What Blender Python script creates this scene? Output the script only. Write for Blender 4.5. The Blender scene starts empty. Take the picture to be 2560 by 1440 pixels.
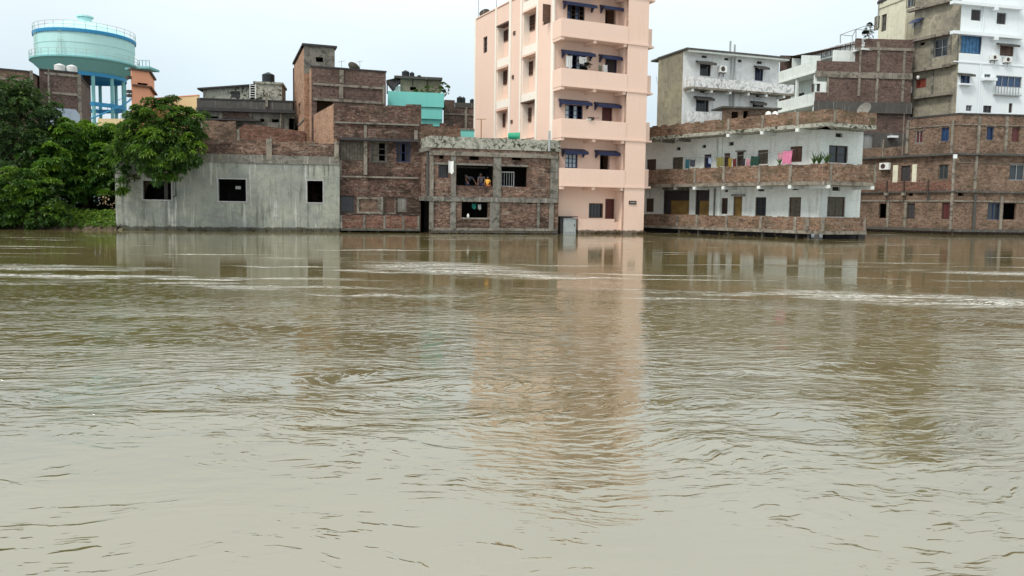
import bpy, bmesh, math, random
import numpy as np
from math import radians, sin, cos, tan, pi
from mathutils import Vector, Matrix

# ------------------------------------------------------------------ camera
SC = bpy.context.scene
COL = SC.collection
FPX = 1850.0; PITCH = radians(4.0); ROLL = 0.014; CAMZ = 1.65
CX = 1280.0; HZ = 518.0; CY = HZ + FPX * tan(PITCH)
_f = Vector((0, cos(PITCH), -sin(PITCH))); _u0 = Vector((0, sin(PITCH), cos(PITCH))); _r0 = Vector((1, 0, 0))
_r = _r0 * cos(ROLL) + _u0 * sin(ROLL)
_u = _u0 * cos(ROLL) - _r0 * sin(ROLL)
CAM = Vector((0, 0, CAMZ))
cd = bpy.data.cameras.new('camera'); co = bpy.data.objects.new('camera', cd); COL.objects.link(co)
M3 = Matrix((_r, _u, -_f)).transposed()
co.matrix_world = Matrix.Translation(CAM) @ M3.to_4x4()
cd.sensor_width = 36.0; cd.lens = FPX / 2560.0 * 36.0
cd.shift_y = -(720.0 - CY) / 2560.0
cd.clip_start = 0.05; cd.clip_end = 6000
SC.camera = co

# ------------------------------------------------------------------ light
SUN_EL = radians(52); SUN_AZ = radians(-138)      # azimuth from +Y clockwise: behind the camera, to its left
w = bpy.data.worlds.new("World"); SC.world = w; w.use_nodes = True
wn = w.node_tree; wn.nodes.clear()
wo = wn.nodes.new('ShaderNodeOutputWorld'); wb = wn.nodes.new('ShaderNodeBackground')
sky = wn.nodes.new('ShaderNodeTexSky'); sky.sky_type = 'NISHITA'; sky.sun_disc = False
sky.sun_elevation = SUN_EL; sky.sun_rotation = SUN_AZ
sky.dust_density = 4.0; sky.air_density = 1.2; sky.ozone_density = 1.0
tc = wn.nodes.new('ShaderNodeTexCoord'); sx = wn.nodes.new('ShaderNodeSeparateXYZ'); wn.links.new(tc.outputs['Generated'], sx.inputs[0])
rp = wn.nodes.new('ShaderNodeValToRGB'); rp.color_ramp.elements[0].position = 0.0; rp.color_ramp.elements[1].position = 1.0
rp.color_ramp.elements[0].color = (.88, .99, 1.06, 1); rp.color_ramp.elements[1].color = (1.6, 1.62, 1.6, 1)
e = rp.color_ramp.elements.new(.12); e.color = (.88, 1.03, 1.13, 1)
e = rp.color_ramp.elements.new(.35); e.color = (1.42, 1.52, 1.45, 1)
e = rp.color_ramp.elements.new(.22); e.color = (1.06, 1.2, 1.25, 1)
wn.links.new(sx.outputs[2], rp.inputs[0])
cn = wn.nodes.new('ShaderNodeTexNoise'); cn.inputs['Scale'].default_value = 2.2; cn.inputs['Detail'].default_value = 5
mp = wn.nodes.new('ShaderNodeMapping'); mp.inputs['Scale'].default_value = (1, 1, 2.5); wn.links.new(tc.outputs['Generated'], mp.inputs[0]); wn.links.new(mp.outputs[0], cn.inputs['Vector'])
mr = wn.nodes.new('ShaderNodeMapRange'); mr.inputs[1].default_value = .3; mr.inputs[2].default_value = .7; mr.inputs[3].default_value = 8.6; mr.inputs[4].default_value = 9.9
wn.links.new(cn.outputs[0], mr.inputs[0])
vm = wn.nodes.new('ShaderNodeVectorMath'); vm.operation = 'SCALE'; wn.links.new(rp.outputs[0], vm.inputs[0]); wn.links.new(mr.outputs[0], vm.inputs['Scale'])
mx = wn.nodes.new('ShaderNodeMix'); mx.data_type = 'RGBA'; mx.inputs[0].default_value = .88
wn.links.new(sky.outputs[0], mx.inputs[6]); wn.links.new(vm.outputs[0], mx.inputs[7])
wn.links.new(mx.outputs[2], wb.inputs[0]); wb.inputs[1].default_value = 0.09
wn.links.new(wb.outputs[0], wo.inputs[0])
sl = bpy.data.lights.new('sun', 'SUN'); sl.energy = 2.2; sl.angle = radians(12); sl.color = (1, .95, .87)
so = bpy.data.objects.new('sun', sl); COL.objects.link(so)
sd = Vector((sin(SUN_AZ) * cos(SUN_EL), cos(SUN_AZ) * cos(SUN_EL), sin(SUN_EL)))
so.rotation_euler = sd.to_track_quat('Z', 'Y').to_euler(); so.location = sd * 80
SC.view_settings.view_transform = 'Standard'; SC.view_settings.look = 'None'
SC.view_settings.exposure = 0.12; SC.view_settings.gamma = 1.0; SC.view_settings.use_curve_mapping = False

# ------------------------------------------------------------------ pixel helpers (measured photo coordinates, 2560 x 1440)
def ray(px, py):
    return _f + _r * ((px - CX) / FPX) + _u * ((CY - py) / FPX)
def P(px, py, Y):
    d = ray(px, py); return CAM + d * (Y / d.y)
def XY(px, Y, py=520):
    p = P(px, py, Y); return (p.x, p.y)

# ------------------------------------------------------------------ object helpers
WL = {}
def tag(o, label=None, cat=None, group=None, kind=None):
    if label: o['label'] = label
    if cat: o['category'] = cat
    if group: o['group'] = group
    if kind: o['kind'] = kind
    return o
def thing(name, label, cat, loc=(0, 0, 0), group=None):
    o = bpy.data.objects.new(name, None); COL.objects.link(o); o.location = loc; o.empty_display_size = .3
    WL[o.name] = Vector(loc)
    return tag(o, label, cat, group)

class MB:
    def __init__(s): s.v = []; s.f = []; s.uv = []
    def quad(s, pts, uvs=None):
        i = len(s.v); s.v += [tuple(p) for p in pts]; s.f.append(tuple(range(i, i + len(pts))))
        if uvs is None: uvs = [(0, 0)] * len(pts)
        s.uv += list(uvs)
    def box(s, F, u0, u1, z0, z1, o0, o1, j=0.0, bev=0.0):
        """box in a facade's frame: u along it, z up, o outward"""
        q = lambda u, z, o: F.pt(u, z, o)
        s.quad([q(u0, z0, o1), q(u1, z0, o1), q(u1, z1, o1), q(u0, z1, o1)], [(u0, z0), (u1, z0), (u1, z1), (u0, z1)])
        s.quad([q(u1, z0, o0), q(u0, z0, o0), q(u0, z1, o0), q(u1, z1, o0)], [(u1, z0), (u0, z0), (u0, z1), (u1, z1)])
        s.quad([q(u1, z0, o1), q(u1, z0, o0), q(u1, z1, o0), q(u1, z1, o1)], [(u1 - o1, z0), (u1 - o0, z0), (u1 - o0, z1), (u1 - o1, z1)])
        s.quad([q(u0, z0, o0), q(u0, z0, o1), q(u0, z1, o1), q(u0, z1, o0)], [(u0 + o0, z0), (u0 + o1, z0), (u0 + o1, z1), (u0 + o0, z1)])
        s.quad([q(u0, z1, o1), q(u1, z1, o1), q(u1, z1, o0), q(u0, z1, o0)], [(u0, z1 - o1), (u1, z1 - o1), (u1, z1 - o0), (u0, z1 - o0)])
        s.quad([q(u0, z0, o0), q(u1, z0, o0), q(u1, z0, o1), q(u0, z0, o1)], [(u0, z0 + o0), (u1, z0 + o0), (u1, z0 + o1), (u0, z0 + o1)])
    def wbox(s, c, sx, sy, sz, rz=0):
        F = Face((c[0] - sx / 2 * cos(rz) , c[1] - sx / 2 * sin(rz)), (c[0] + sx / 2 * cos(rz), c[1] + sx / 2 * sin(rz)))
        s.box(F, 0, sx, c[2], c[2] + sz, -sy / 2, sy / 2)
    def tube(s, pts, r, n=6, cap=True):
        pts = [Vector(p) for p in pts]; rs = r if isinstance(r, (list, tuple)) else [r] * len(pts)
        rings = []
        for i, p in enumerate(pts):
            d = (pts[min(i + 1, len(pts) - 1)] - pts[max(i - 1, 0)]).normalized()
            a = d.cross(Vector((0, 0, 1)))
            if a.length < .05: a = d.cross(Vector((0, 1, 0)))
            a.normalize(); b = d.cross(a)
            rings.append([p + (a * cos(2 * pi * k / n) + b * sin(2 * pi * k / n)) * rs[i] for k in range(n)])
        L = 0
        for i in range(len(pts) - 1):
            l2 = L + (pts[i + 1] - pts[i]).length
            for k in range(n):
                k2 = (k + 1) % n; w0 = k * r_(rs[i]); w1 = (k + 1) * r_(rs[i])
                s.quad([rings[i][k], rings[i][k2], rings[i + 1][k2], rings[i + 1][k]], [(w0, L), (w1, L), (w1, l2), (w0, l2)])
            L = l2
        if cap:
            s.quad(rings[0][::-1]); s.quad(rings[-1])
    def lathe(s, c, prof, n=24, a0=0, a1=2 * pi):
        c = Vector(c)
        for i in range(len(prof) - 1):
            for k in range(n):
                t0 = a0 + (a1 - a0) * k / n; t1 = a0 + (a1 - a0) * (k + 1) / n
                (r0, z0), (r1, z1) = prof[i], prof[i + 1]
                q = lambda r, z, t: c + Vector((r * cos(t), r * sin(t), z))
                pts = [q(r0, z0, t0), q(r0, z0, t1), q(r1, z1, t1), q(r1, z1, t0)]
                R = max(r0, r1, .01); uv = [(R * t0, z0), (R * t1, z0), (R * t1, z1), (R * t0, z1)]
                if r0 < 1e-6: pts = [pts[0], pts[2], pts[3]]; uv = [uv[0], uv[2], uv[3]]
                elif r1 < 1e-6: pts = pts[:3]; uv = uv[:3]
                s.quad(pts, uv)
    def build(s, name, mat, parent=None, smooth=False, uvoff=True, merge=False):
        me = bpy.data.meshes.new(name)
        base = Vector((0, 0, 0))
        if parent is not None: base = WL[parent.name]
        V = np.array(s.v, dtype=float) - np.array(base)
        me.from_pydata(V.tolist(), [], s.f)
        ul = me.uv_layers.new(name='UVMap')
        off = (random.uniform(0, 60), random.uniform(0, 60)) if uvoff else (0, 0)
        arr = (np.array(s.uv, dtype=np.float32) + np.array(off, dtype=np.float32)).ravel()
        ul.data.foreach_set('uv', arr)
        if merge or smooth:
            bm = bmesh.new(); bm.from_mesh(me); bmesh.ops.remove_doubles(bm, verts=bm.verts, dist=1e-4); bm.to_mesh(me); bm.free()
        if smooth: me.polygons.foreach_set('use_smooth', [True] * len(me.polygons))
        me.materials.append(mat)
        o = bpy.data.objects.new(name, me); COL.objects.link(o)
        if parent is not None: o.parent = parent
        WL[o.name] = base
        return o
def r_(x): return x

class Face:
    """a vertical facade: a = left end, b = right end as seen from the river"""
    def __init__(s, a, b):
        s.A = Vector((a[0], a[1], 0)); s.B = Vector((b[0], b[1], 0)); d = s.B - s.A; s.L = d.length; s.U = d / s.L
        s.N = Vector((s.U.y, -s.U.x, 0))
    def pt(s, u, z, o=0): return s.A + s.U * u + s.N * o + Vector((0, 0, z))
    def hit(s, px, py, o=0):
        d = ray(px, py); A = s.A + s.N * o
        t = (A - CAM).dot(s.N) / d.dot(s.N); p = CAM + d * t
        return ((p - s.A).dot(s.U), p.z)
    def u(s, px, py, o=0): return s.hit(px, py, o)[0]
    def z(s, px, py, o=0): return s.hit(px, py, o)[1]
    def rect(s, x0, y0, x1, y1, o=0):
        mx, my = (x0 + x1) / 2, (y0 + y1) / 2
        return (s.u(x0, my, o), s.u(x1, my, o), s.z(mx, y1, o), s.z(mx, y0, o))

def wall_mesh(mb, F, u0, u1, z0, z1, holes=(), th=.22, o=0, topj=0, rnd=None, double=False):
    """front skin with real openings and reveals; topj = ragged top edge"""
    us = sorted(set([u0, u1] + [x for h in holes for x in (h[0], h[1]) if u0 < x < u1]))
    zs = sorted(set([z0, z1] + [x for h in holes for x in (h[2], h[3]) if z0 < x < z1]))
    for i in range(len(us) - 1):
        for k in range(len(zs) - 1):
            uc, zc = (us[i] + us[i + 1]) / 2, (zs[k] + zs[k + 1]) / 2
            if any(h[0] < uc < h[1] and h[2] < zc < h[3] for h in holes): continue
            a, b, c, d = us[i], us[i + 1], zs[k], zs[k + 1]
            mb.quad([F.pt(a, c, o), F.pt(b, c, o), F.pt(b, d, o), F.pt(a, d, o)], [(a, c), (b, c), (b, d), (a, d)])
            mb.quad([F.pt(b, c, o - th), F.pt(a, c, o - th), F.pt(a, d, o - th), F.pt(b, d, o - th)], [(b, c), (a, c), (a, d), (b, d)])
    for h in holes:
        a, b, c, d = max(h[0], u0), min(h[1], u1), max(h[2], z0), min(h[3], z1)
        for (p, q) in (((a, c), (a, d)), ((a, d), (b, d)), ((b, d), (b, c)), ((b, c), (a, c))):
            mb.quad([F.pt(p[0], p[1], o), F.pt(q[0], q[1], o), F.pt(q[0], q[1], o - th), F.pt(p[0], p[1], o - th)],
                    [(p[0], p[1]), (q[0], q[1]), (q[0] + th, q[1] + th), (p[0] + th, p[1] + th)])
    for (a, b) in ((u0, u0), (u1, u1)):
        mb.quad([F.pt(a, z0, o), F.pt(a, z0, o - th), F.pt(a, z1, o - th), F.pt(a, z1, o)], [(a, z0), (a + th, z0), (a + th, z1), (a, z1)])
    mb.quad([F.pt(u0, z1, o), F.pt(u1, z1, o), F.pt(u1, z1, o - th), F.pt(u0, z1, o - th)], [(u0, z1), (u1, z1), (u1, z1 + th), (u0, z1 + th)])

def shell(mb, fronts, back, z1, z0=-.5, roof=True, inner=True):
    """closed back, sides and roof behind a front polyline (list of XY left to right); back = depth vector XY"""
    a = Vector((*fronts[0], 0)); b = Vector((*fronts[-1], 0)); 
    if isinstance(back, (int, float)) or True:
        k = back if isinstance(back, (int, float)) else abs(back[1]); m = (a + b) / 2; d = Vector((m.x / m.y * k, k, 0))
    pts = [b, b + d, a + d, a]
    for i in range(3):
        p, q = pts[i], pts[i + 1]; L = (q - p).length
        mb.quad([p + Vector((0, 0, z0)), q + Vector((0, 0, z0)), q + Vector((0, 0, z1)), p + Vector((0, 0, z1))], [(0, z0), (L, z0), (L, z1), (0, z1)])
    if roof:
        poly = [Vector((*p, z1)) for p in fronts] + [b + d + Vector((0, 0, z1)), a + d + Vector((0, 0, z1))]
        mb.quad(poly, [(p.x, p.y) for p in poly])

def ragged(mb, F, u0, u1, z0, z1, o0, o1, amp=.05, step=.25, rnd=random):
    """a brick parapet with an uneven broken top"""
    n = max(1, int((u1 - u0) / step)); prev = z1
    q = lambda u, z, o: F.pt(u, z, o)
    for i in range(n):
        a = u0 + (u1 - u0) * i / n; b = u0 + (u1 - u0) * (i + 1) / n
        z = z1 - amp * rnd.choice((0, 0, 0, .35, .6, 1)) * rnd.uniform(.6, 1)
        mb.quad([q(a, z0, o1), q(b, z0, o1), q(b, z, o1), q(a, z, o1)], [(a, z0), (b, z0), (b, z), (a, z)])
        mb.quad([q(b, z0, o0), q(a, z0, o0), q(a, z, o0), q(b, z, o0)], [(b, z0), (a, z0), (a, z), (b, z)])
        mb.quad([q(a, z, o1), q(b, z, o1), q(b, z, o0), q(a, z, o0)], [(a, z), (b, z), (b, z + .1), (a, z + .1)])
        if abs(z - prev) > 1e-4 or i == 0:
            lo, hi = (z0 if i == 0 else min(z, prev)), (z if i == 0 else max(z, prev))
            mb.quad([q(a, lo, o0), q(a, lo, o1), q(a, hi, o1), q(a, hi, o0)], [(a, lo), (a + .1, lo), (a + .1, hi), (a, hi)])
        prev = z
    mb.quad([q(u1, z0, o1), q(u1, z0, o0), q(u1, prev, o0), q(u1, prev, o1)], [(u1, z0), (u1 + .2, z0), (u1 + .2, prev), (u1, prev)])
    mb.quad([q(u0, z0, o0), q(u1, z0, o0), q(u1, z0, o1), q(u0, z0, o1)], [(u0, z0), (u1, z0), (u1, z0 + .2), (u0, z0 + .2)])

# ------------------------------------------------------------------ materials
class NT:
    def __init__(s, name):
        s.m = bpy.data.materials.new(name); s.m.use_nodes = True; s.t = s.m.node_tree; s.t.nodes.clear()
        s.out = s.t.nodes.new('ShaderNodeOutputMaterial')
    def n(s, typ, ins=None, **attr):
        nd = s.t.nodes.new('ShaderNode' + typ)
        for k, v in attr.items(): setattr(nd, k, v)
        for k, v in (ins or {}).items():
            i = nd.inputs[k]
            if isinstance(v, bpy.types.NodeSocket): s.t.links.new(v, i)
            elif isinstance(v, tuple) and len(v) == 3 and i.type == 'RGBA': i.default_value = (*v, 1)
            else: i.default_value = v
        return nd
    def math(s, op, a, b=None, c=None, clamp=False):
        ins = {0: a}
        if b is not None: ins[1] = b
        if c is not None: ins[2] = c
        return s.n('Math', ins, operation=op, use_clamp=clamp).outputs[0]
    def mix(s, f, a, b, blend='MIX'):
        return s.n('Mix', {0: f, 6: a, 7: b}, data_type='RGBA', blend_type=blend).outputs[2]
    def rng(s, x, a, b, c=0., d=1., smooth=False):
        return s.n('MapRange', {0: x, 1: a, 2: b, 3: c, 4: d}, interpolation_type='SMOOTHSTEP' if smooth else 'LINEAR').outputs[0]
    def scale(s, v, sc): return s.n('VectorMath', {0: v, 1: sc}, operation='MULTIPLY').outputs[0]
    def noise(s, v, sc=1., det=3., rough=.55, dist=0.):
        return s.n('TexNoise', {'Vector': v, 'Scale': sc, 'Detail': det, 'Roughness': rough, 'Distortion': dist}).outputs[0]
    def finish(s, col, rough=.9, bump=None, bstr=.3, bdist=.02, spec=.3, metal=0.):
        ins = {'Base Color': col, 'Roughness': rough, 'Specular IOR Level': spec, 'Metallic': metal}
        if bump is not None:
            ins['Normal'] = s.n('Bump', {'Height': bump, 'Strength': bstr, 'Distance': bdist}).outputs[0]
        b = s.n('BsdfPrincipled', ins); s.t.links.new(b.outputs[0], s.out.inputs[0]); return s.m

def m_brick(name, c1, c2, mort=(.30, .26, .22), pale=.35, dark=.45, moss=.25, mossc=(.055, .06, .035), mottle=.75, palec=(.42, .37, .31), darkc=(.045, .03, .026)):
    g = NT(name); uv = g.n('UVMap').outputs[0]; pos = g.n('NewGeometry').outputs['Position']
    br = g.n('TexBrick', {'Vector': uv, 'Color1': c1, 'Color2': c2, 'Mortar': mort, 'Scale': 1., 'Mortar Size': .009, 'Mortar Smooth': .3, 'Bias': 0., 'Brick Width': .25, 'Row Height': .083})
    col = br.outputs[0]
    mo = g.noise(g.scale(uv, (2.6, 4.6, 1)), 1., 5., .7)
    col = g.mix(1., col, g.n('CombineColor', {0: g.rng(mo, .3, .7, 1 - mottle, 1 + mottle), 1: g.rng(mo, .3, .7, 1 - mottle, 1 + mottle), 2: g.rng(mo, .3, .7, 1 - mottle, 1 + mottle)}).outputs[0], 'MULTIPLY')
    cr = g.noise(g.scale(uv, (1.5, 8., 1)), 1., 4., .7)
    pf = g.math('MULTIPLY', g.rng(cr, .52, .6), g.math('MULTIPLY', g.rng(g.noise(g.scale(uv, (.5, .8, 1)), 1., 2.), .42, .6), pale))
    col = g.mix(pf, col, palec)
    ef = g.rng(g.noise(g.scale(uv, (1., 1.6, 1)), 4.4, 3., .7), .575, .62, 0, min(1, pale * 1.7))
    col = g.mix(ef, col, palec)
    hol = g.rng(g.noise(g.scale(uv, (4.8, 7., 1)), 1.2, 3., .6), .585, .63, 0, .9)
    col = g.mix(hol, col, darkc)
    df = g.rng(g.noise(g.scale(uv, (.45, .6, 1)), 1., 4., .6), .48, .66, 0, dark)
    col = g.mix(df, col, darkc)
    sf = g.math('MULTIPLY', g.rng(g.noise(g.scale(uv, (1.1, 1.5, 1)), 1., 6., .72), .53, .62), dark * 1.3, clamp=True)
    col = g.mix(sf, col, darkc)
    lf = g.math('MULTIPLY', g.rng(g.noise(g.scale(uv, (.9, 3.6, 1)), 1.1, 5., .7), .57, .64), pale * 1.2, clamp=True)
    col = g.mix(lf, col, palec)
    mf = g.rng(g.noise(g.scale(pos, (.8, .8, .8)), 1., 5., .65), .5, .64, 0, moss)
    col = g.mix(mf, col, mossc)
    col = g.mix(1., col, (.72, .68, .66), 'MULTIPLY')
    z = g.n('SeparateXYZ', {0: pos}).outputs[2]
    tide = g.math('SUBTRACT', z, g.math('MULTIPLY', g.noise(g.scale(uv, (2, .1, 1)), 1., 3.), .45))
    col = g.mix(g.rng(tide, -.1, .12, .75, 0), col, (.03, .027, .02))
    return g.finish(col, .92, g.math('ADD', br.outputs[1], g.math('MULTIPLY', mo, -1.2)), .6, .02)

def m_plaster(name, base, alt, stain=(.1, .1, .08), streak=.4, patch=.6, mould=.0, mouldc=(.04, .042, .035), tide=0., rough=.9, fine=.12, msc=2.2):
    g = NT(name); uv = g.n('UVMap').outputs[0]; pos = g.n('NewGeometry').outputs['Position']
    col = g.mix(g.rng(g.noise(g.scale(uv, (.42, .5, 1)), 1., 5., .6), .35, .65, 0, patch), base, alt)
    st = g.noise(g.scale(uv, (3.4, .28, 1)), 1., 4., .6)
    sm = g.noise(g.scale(uv, (.35, .4, 1)), 1., 2.)
    col = g.mix(g.math('MULTIPLY', g.rng(st, .52, .68), g.math('MULTIPLY', g.rng(sm, .35, .6), streak)), col, stain)
    st2 = g.noise(g.scale(uv, (4.1, .22, 1)), 1.3, 3., .5)
    lt = g.mix(.5, col, (.9, .9, .88))
    col = g.mix(g.math('MULTIPLY', g.rng(st2, .6, .68), streak * .5), col, lt)
    if mould > 0:
        mn = g.noise(uv, msc, 6., .72, .6)
        mm = g.noise(g.scale(uv, (.5, .7, 1)), 1., 3.)
        col = g.mix(g.math('MULTIPLY', g.rng(mn, .48, .57), g.rng(mm, .36, .55, .2 * mould, mould)), col, mouldc)
    fn = g.noise(uv, 9., 4., .65)
    f2 = g.rng(fn, .3, .7, 1 - fine, 1 + fine)
    col = g.mix(1., col, g.n('CombineColor', {0: f2, 1: f2, 2: f2}).outputs[0], 'MULTIPLY')
    if tide > 0:
        z = g.n('SeparateXYZ', {0: pos}).outputs[2]
        t = g.math('SUBTRACT', z, g.math('MULTIPLY', g.noise(g.scale(uv, (2.5, .1, 1)), 1., 5., .7), .40))
        col = g.mix(g.rng(t, .0, .07, tide, 0), col, (.05, .048, .035))
    return g.finish(col, rough, fn, .25, .02)

def m_plain(name, c, rough=.6, metal=0., var=.15, spec=.4, sc=6.):
    g = NT(name); uv = g.n('NewGeometry').outputs['Position']
    f = g.rng(g.noise(uv, sc, 4., .6), .3, .7, 1 - var, 1 + var)
    col = g.mix(1., c, g.n('CombineColor', {0: f, 1: f, 2: f}).outputs[0], 'MULTIPLY')
    return g.finish(col, rough, None, spec=spec, metal=metal)

def m_glass(name, c=(.02, .025, .03), rough=.08):
    g = NT(name); uv = g.n('NewGeometry').outputs['Position']
    f = g.noise(uv, 1.5, 3.)
    return g.finish(g.mix(f, c, (c[0] * 2.2, c[1] * 2.2, c[2] * 2.2)), rough, f, .05, .02, spec=.5)

def m_leaf(name, dark, mid, bright, brightf=.3, sc=1.):
    g = NT(name); at = g.n('Attribute', attribute_name='tint').outputs['Fac']
    pos = g.n('NewGeometry').outputs['Position']
    n1 = g.noise(pos, .9 * sc, 3., .6); n2 = g.noise(pos, 7., 2.)
    col = g.mix(g.rng(n1, .35, .65), dark, mid)
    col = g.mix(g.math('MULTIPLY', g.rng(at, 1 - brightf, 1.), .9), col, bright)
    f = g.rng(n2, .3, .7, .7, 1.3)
    col = g.mix(1., col, g.n('CombineColor', {0: f, 1: f, 2: f}).outputs[0], 'MULTIPLY')
    b = g.n('BsdfPrincipled', {'Base Color': col, 'Roughness': .5, 'Specular IOR Level': .35})
    tr = g.n('BsdfTranslucent', {'Color': g.mix(.5, col, bright)})
    ms = g.n('MixShader', {0: .25, 1: b.outputs[0], 2: tr.outputs[0]}); g.t.links.new(ms.outputs[0], g.out.inputs[0])
    return g.m

MT = {}
MT['b_dark'] = m_brick('brick_dark', (.125, .068, .055), (.18, .10, .078), (.15, .12, .10), pale=.4, dark=.75, moss=.3)
MT['b_soot'] = m_brick('brick_sooty', (.10, .06, .05), (.15, .09, .07), (.13, .11, .09), pale=.35, dark=.75, moss=.55, mossc=(.03, .032, .022))
MT['surround'] = m_plain('pale_surround', (.36, .355, .36), .8)
MT['b_tan'] = m_brick('brick_tan', (.60, .34, .22), (.48, .26, .17), (.6, .48, .36), pale=.4, dark=.3, moss=.12, mottle=.35, palec=(.5, .38, .26))
MT['b_red'] = m_brick('brick_red', (.19, .085, .062), (.26, .125, .09), (.26, .18, .14), pale=.3, dark=.35, moss=.15, mottle=.4)
MT['b_redpale'] = m_brick('brick_frame_infill', (.18, .10, .078), (.25, .145, .108), (.30, .25, .20), pale=.5, dark=.65, moss=.3)
MT['b_brown'] = m_brick('brick_brown', (.235, .155, .11), (.30, .20, .145), (.25, .20, .16), pale=.32, dark=.42, moss=.3, mottle=.5)
MT['b_plum'] = m_brick('brick_plum', (.16, .105, .092), (.20, .135, .12), (.20, .16, .15), pale=.22, dark=.35, moss=.12, mottle=.35)
MT['b_gal'] = m_brick('brick_parapet_mossy', (.24, .14, .095), (.33, .20, .13), (.30, .25, .19), pale=.5, dark=.4, moss=.6, mossc=(.10, .10, .055), mottle=.5)
MT['conc'] = m_plaster('concrete_weathered', (.215, .205, .18), (.13, .12, .105), streak=.6, mould=.75, tide=.7)
MT['conc_pale'] = m_plaster('concrete_pale', (.26, .235, .195), (.155, .135, .11), streak=.5, mould=.75, mouldc=(.05, .042, .035))
MT['conc_dark'] = m_plaster('concrete_dark', (.09, .086, .08), (.055, .052, .05), streak=.4, mould=.3)
MT['cement'] = m_plaster('cement_render', (.32, .33, .275), (.185, .205, .20), stain=(.09, .10, .085), streak=1., mould=.3, mouldc=(.1, .11, .10), patch=.8, tide=.85, fine=.1)
MT['mossy'] = m_plaster('mossy_plaster', (.42, .42, .37), (.22, .22, .18), streak=.5, mould=1., mouldc=(.035, .038, .022), msc=4.)
MT['pink'] = m_plaster('pink_paint', (.78, .58, .485), (.74, .535, .44), stain=(.55, .40, .32), streak=.10, patch=.5, fine=.03)
MT['pinktide'] = m_plaster('pink_paint_tide', (.78, .58, .485), (.75, .535, .43), stain=(.45, .33, .22), streak=.12, patch=.6, tide=.85, fine=.03)
MT['pinkwhite'] = m_plaster('white_trim_paint', (.84, .78, .70), (.80, .74, .67), streak=.15, fine=.03)
MT['white'] = m_plaster('white_wash', (.70, .74, .72), (.62, .67, .66), stain=(.24, .23, .19), streak=.4, mould=.14, mouldc=(.3, .3, .27), msc=1.6)
MT['whiteblot'] = m_plaster('white_wash_mouldy', (.72, .73, .74), (.64, .66, .67), stain=(.3, .3, .3), streak=.3, mould=.75, mouldc=(.13, .13, .125), msc=3.6)
MT['whiteold'] = m_plaster('white_wash_streaked', (.70, .72, .73), (.60, .62, .63), stain=(.22, .22, .22), streak=.5, mould=.18, mouldc=(.2, .2, .2), msc=2.)
MT['whiteclean'] = m_plaster('white_paint_cool', (.74, .79, .82), (.70, .755, .79), stain=(.4, .42, .42), streak=.25, fine=.03)
MT['beige'] = m_plaster('bare_render_olive', (.36, .33, .25), (.22, .20, .16), stain=(.12, .11, .09), streak=.5, patch=1., mould=.6, mouldc=(.12, .115, .095))
MT['olive'] = m_plaster('olive_render', (.30, .27, .19), (.20, .18, .14), stain=(.1, .1, .08), streak=.45, patch=.9, mould=.45, mouldc=(.1, .1, .075))
MT['cream'] = m_plaster('cream_paint', (.68, .66, .52), (.58, .56, .45), streak=.35, mould=.25, mouldc=(.3, .29, .22))
MT['cyan'] = m_plaster('cyan_paint', (.20, .62, .58), (.17, .54, .52), stain=(.1, .35, .33), streak=.25, fine=.04)
MT['salmon'] = m_plaster('salmon_paint', (.72, .34, .22), (.68, .32, .20), streak=.15, fine=.03)
MT['yellow'] = m_plaster('pale_yellow_paint', (.66, .52, .30), (.60, .47, .28), streak=.2)
MT['bluewall'] = m_plaster('pale_blue_wash', (.46, .55, .66), (.42, .50, .62), streak=.3, mould=.15)
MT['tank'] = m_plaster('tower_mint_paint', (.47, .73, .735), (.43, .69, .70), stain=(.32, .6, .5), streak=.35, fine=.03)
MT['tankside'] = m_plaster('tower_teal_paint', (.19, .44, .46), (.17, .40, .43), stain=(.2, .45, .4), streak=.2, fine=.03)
MT['tblue'] = m_plain('tower_blue_paint', (.03, .25, .50), .6)
MT['navy'] = m_plain('navy_paint', (.013, .024, .085), .5, var=.3)
MT['metal'] = m_plain('galvanised_steel', (.36, .37, .37), .45, .5)
MT['rail'] = m_plain('painted_rail', (.45, .55, .52), .5)
MT['dark'] = m_plain('dark_wood', (.055, .038, .03), .6, var=.3)
MT['brown'] = m_plain('brown_wood', (.10, .055, .038), .55, var=.3)
MT['maroon'] = m_plain('maroon_door', (.085, .022, .022), .5, var=.2)
MT['olivewood'] = m_plain('weathered_planks', (.10, .09, .07), .8, var=.35)
MT['ochre'] = m_plain('ochre_board', (.20, .125, .035), .8, var=.35, sc=2.)
MT['blackpl'] = m_plain('black_tank_plastic', (.02, .025, .03), .4)
MT['whitepl'] = m_plain('white_plastic', (.7, .71, .7), .45, var=.06)
MT['greenpl'] = m_plain('green_plastic', (.02, .30, .17), .4, var=.1)
MT['greypl'] = m_plain('grey_sheet', (.34, .37, .37), .5, var=.15)
MT['glass'] = m_glass('window_glass')
MT['glassblue'] = m_glass('window_glass_blue', (.015, .035, .08))
MT['glasspale'] = m_glass('frosted_glass', (.35, .42, .45), .3)
MT['red'] = m_plain('red_shutter', (.2, .045, .03), .6)
MT['bluepaint'] = m_plain('blue_shutter', (.025, .05, .13), .5, var=.15)
MT['bluecurtain'] = m_plain('blue_curtain', (.07, .19, .36), .8, var=.35, sc=3.)
MT['slabdark'] = m_plain('bitumen_slab', (.045, .043, .045), .9, var=.3)
MT['bark'] = m_plain('bark', (.07, .05, .035), .9, var=.4)
MT['skin'] = m_plain('skin', (.16, .08, .05), .6, var=.05)
MT['hair'] = m_plain('black_hair', (.01, .009, .008), .6)
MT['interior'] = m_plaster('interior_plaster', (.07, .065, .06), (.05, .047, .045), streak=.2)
def cloth(name, c): 
    if name not in MT: MT[name] = m_plain(name, c, .9, var=.15, sc=4.)
    return MT[name]
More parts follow.
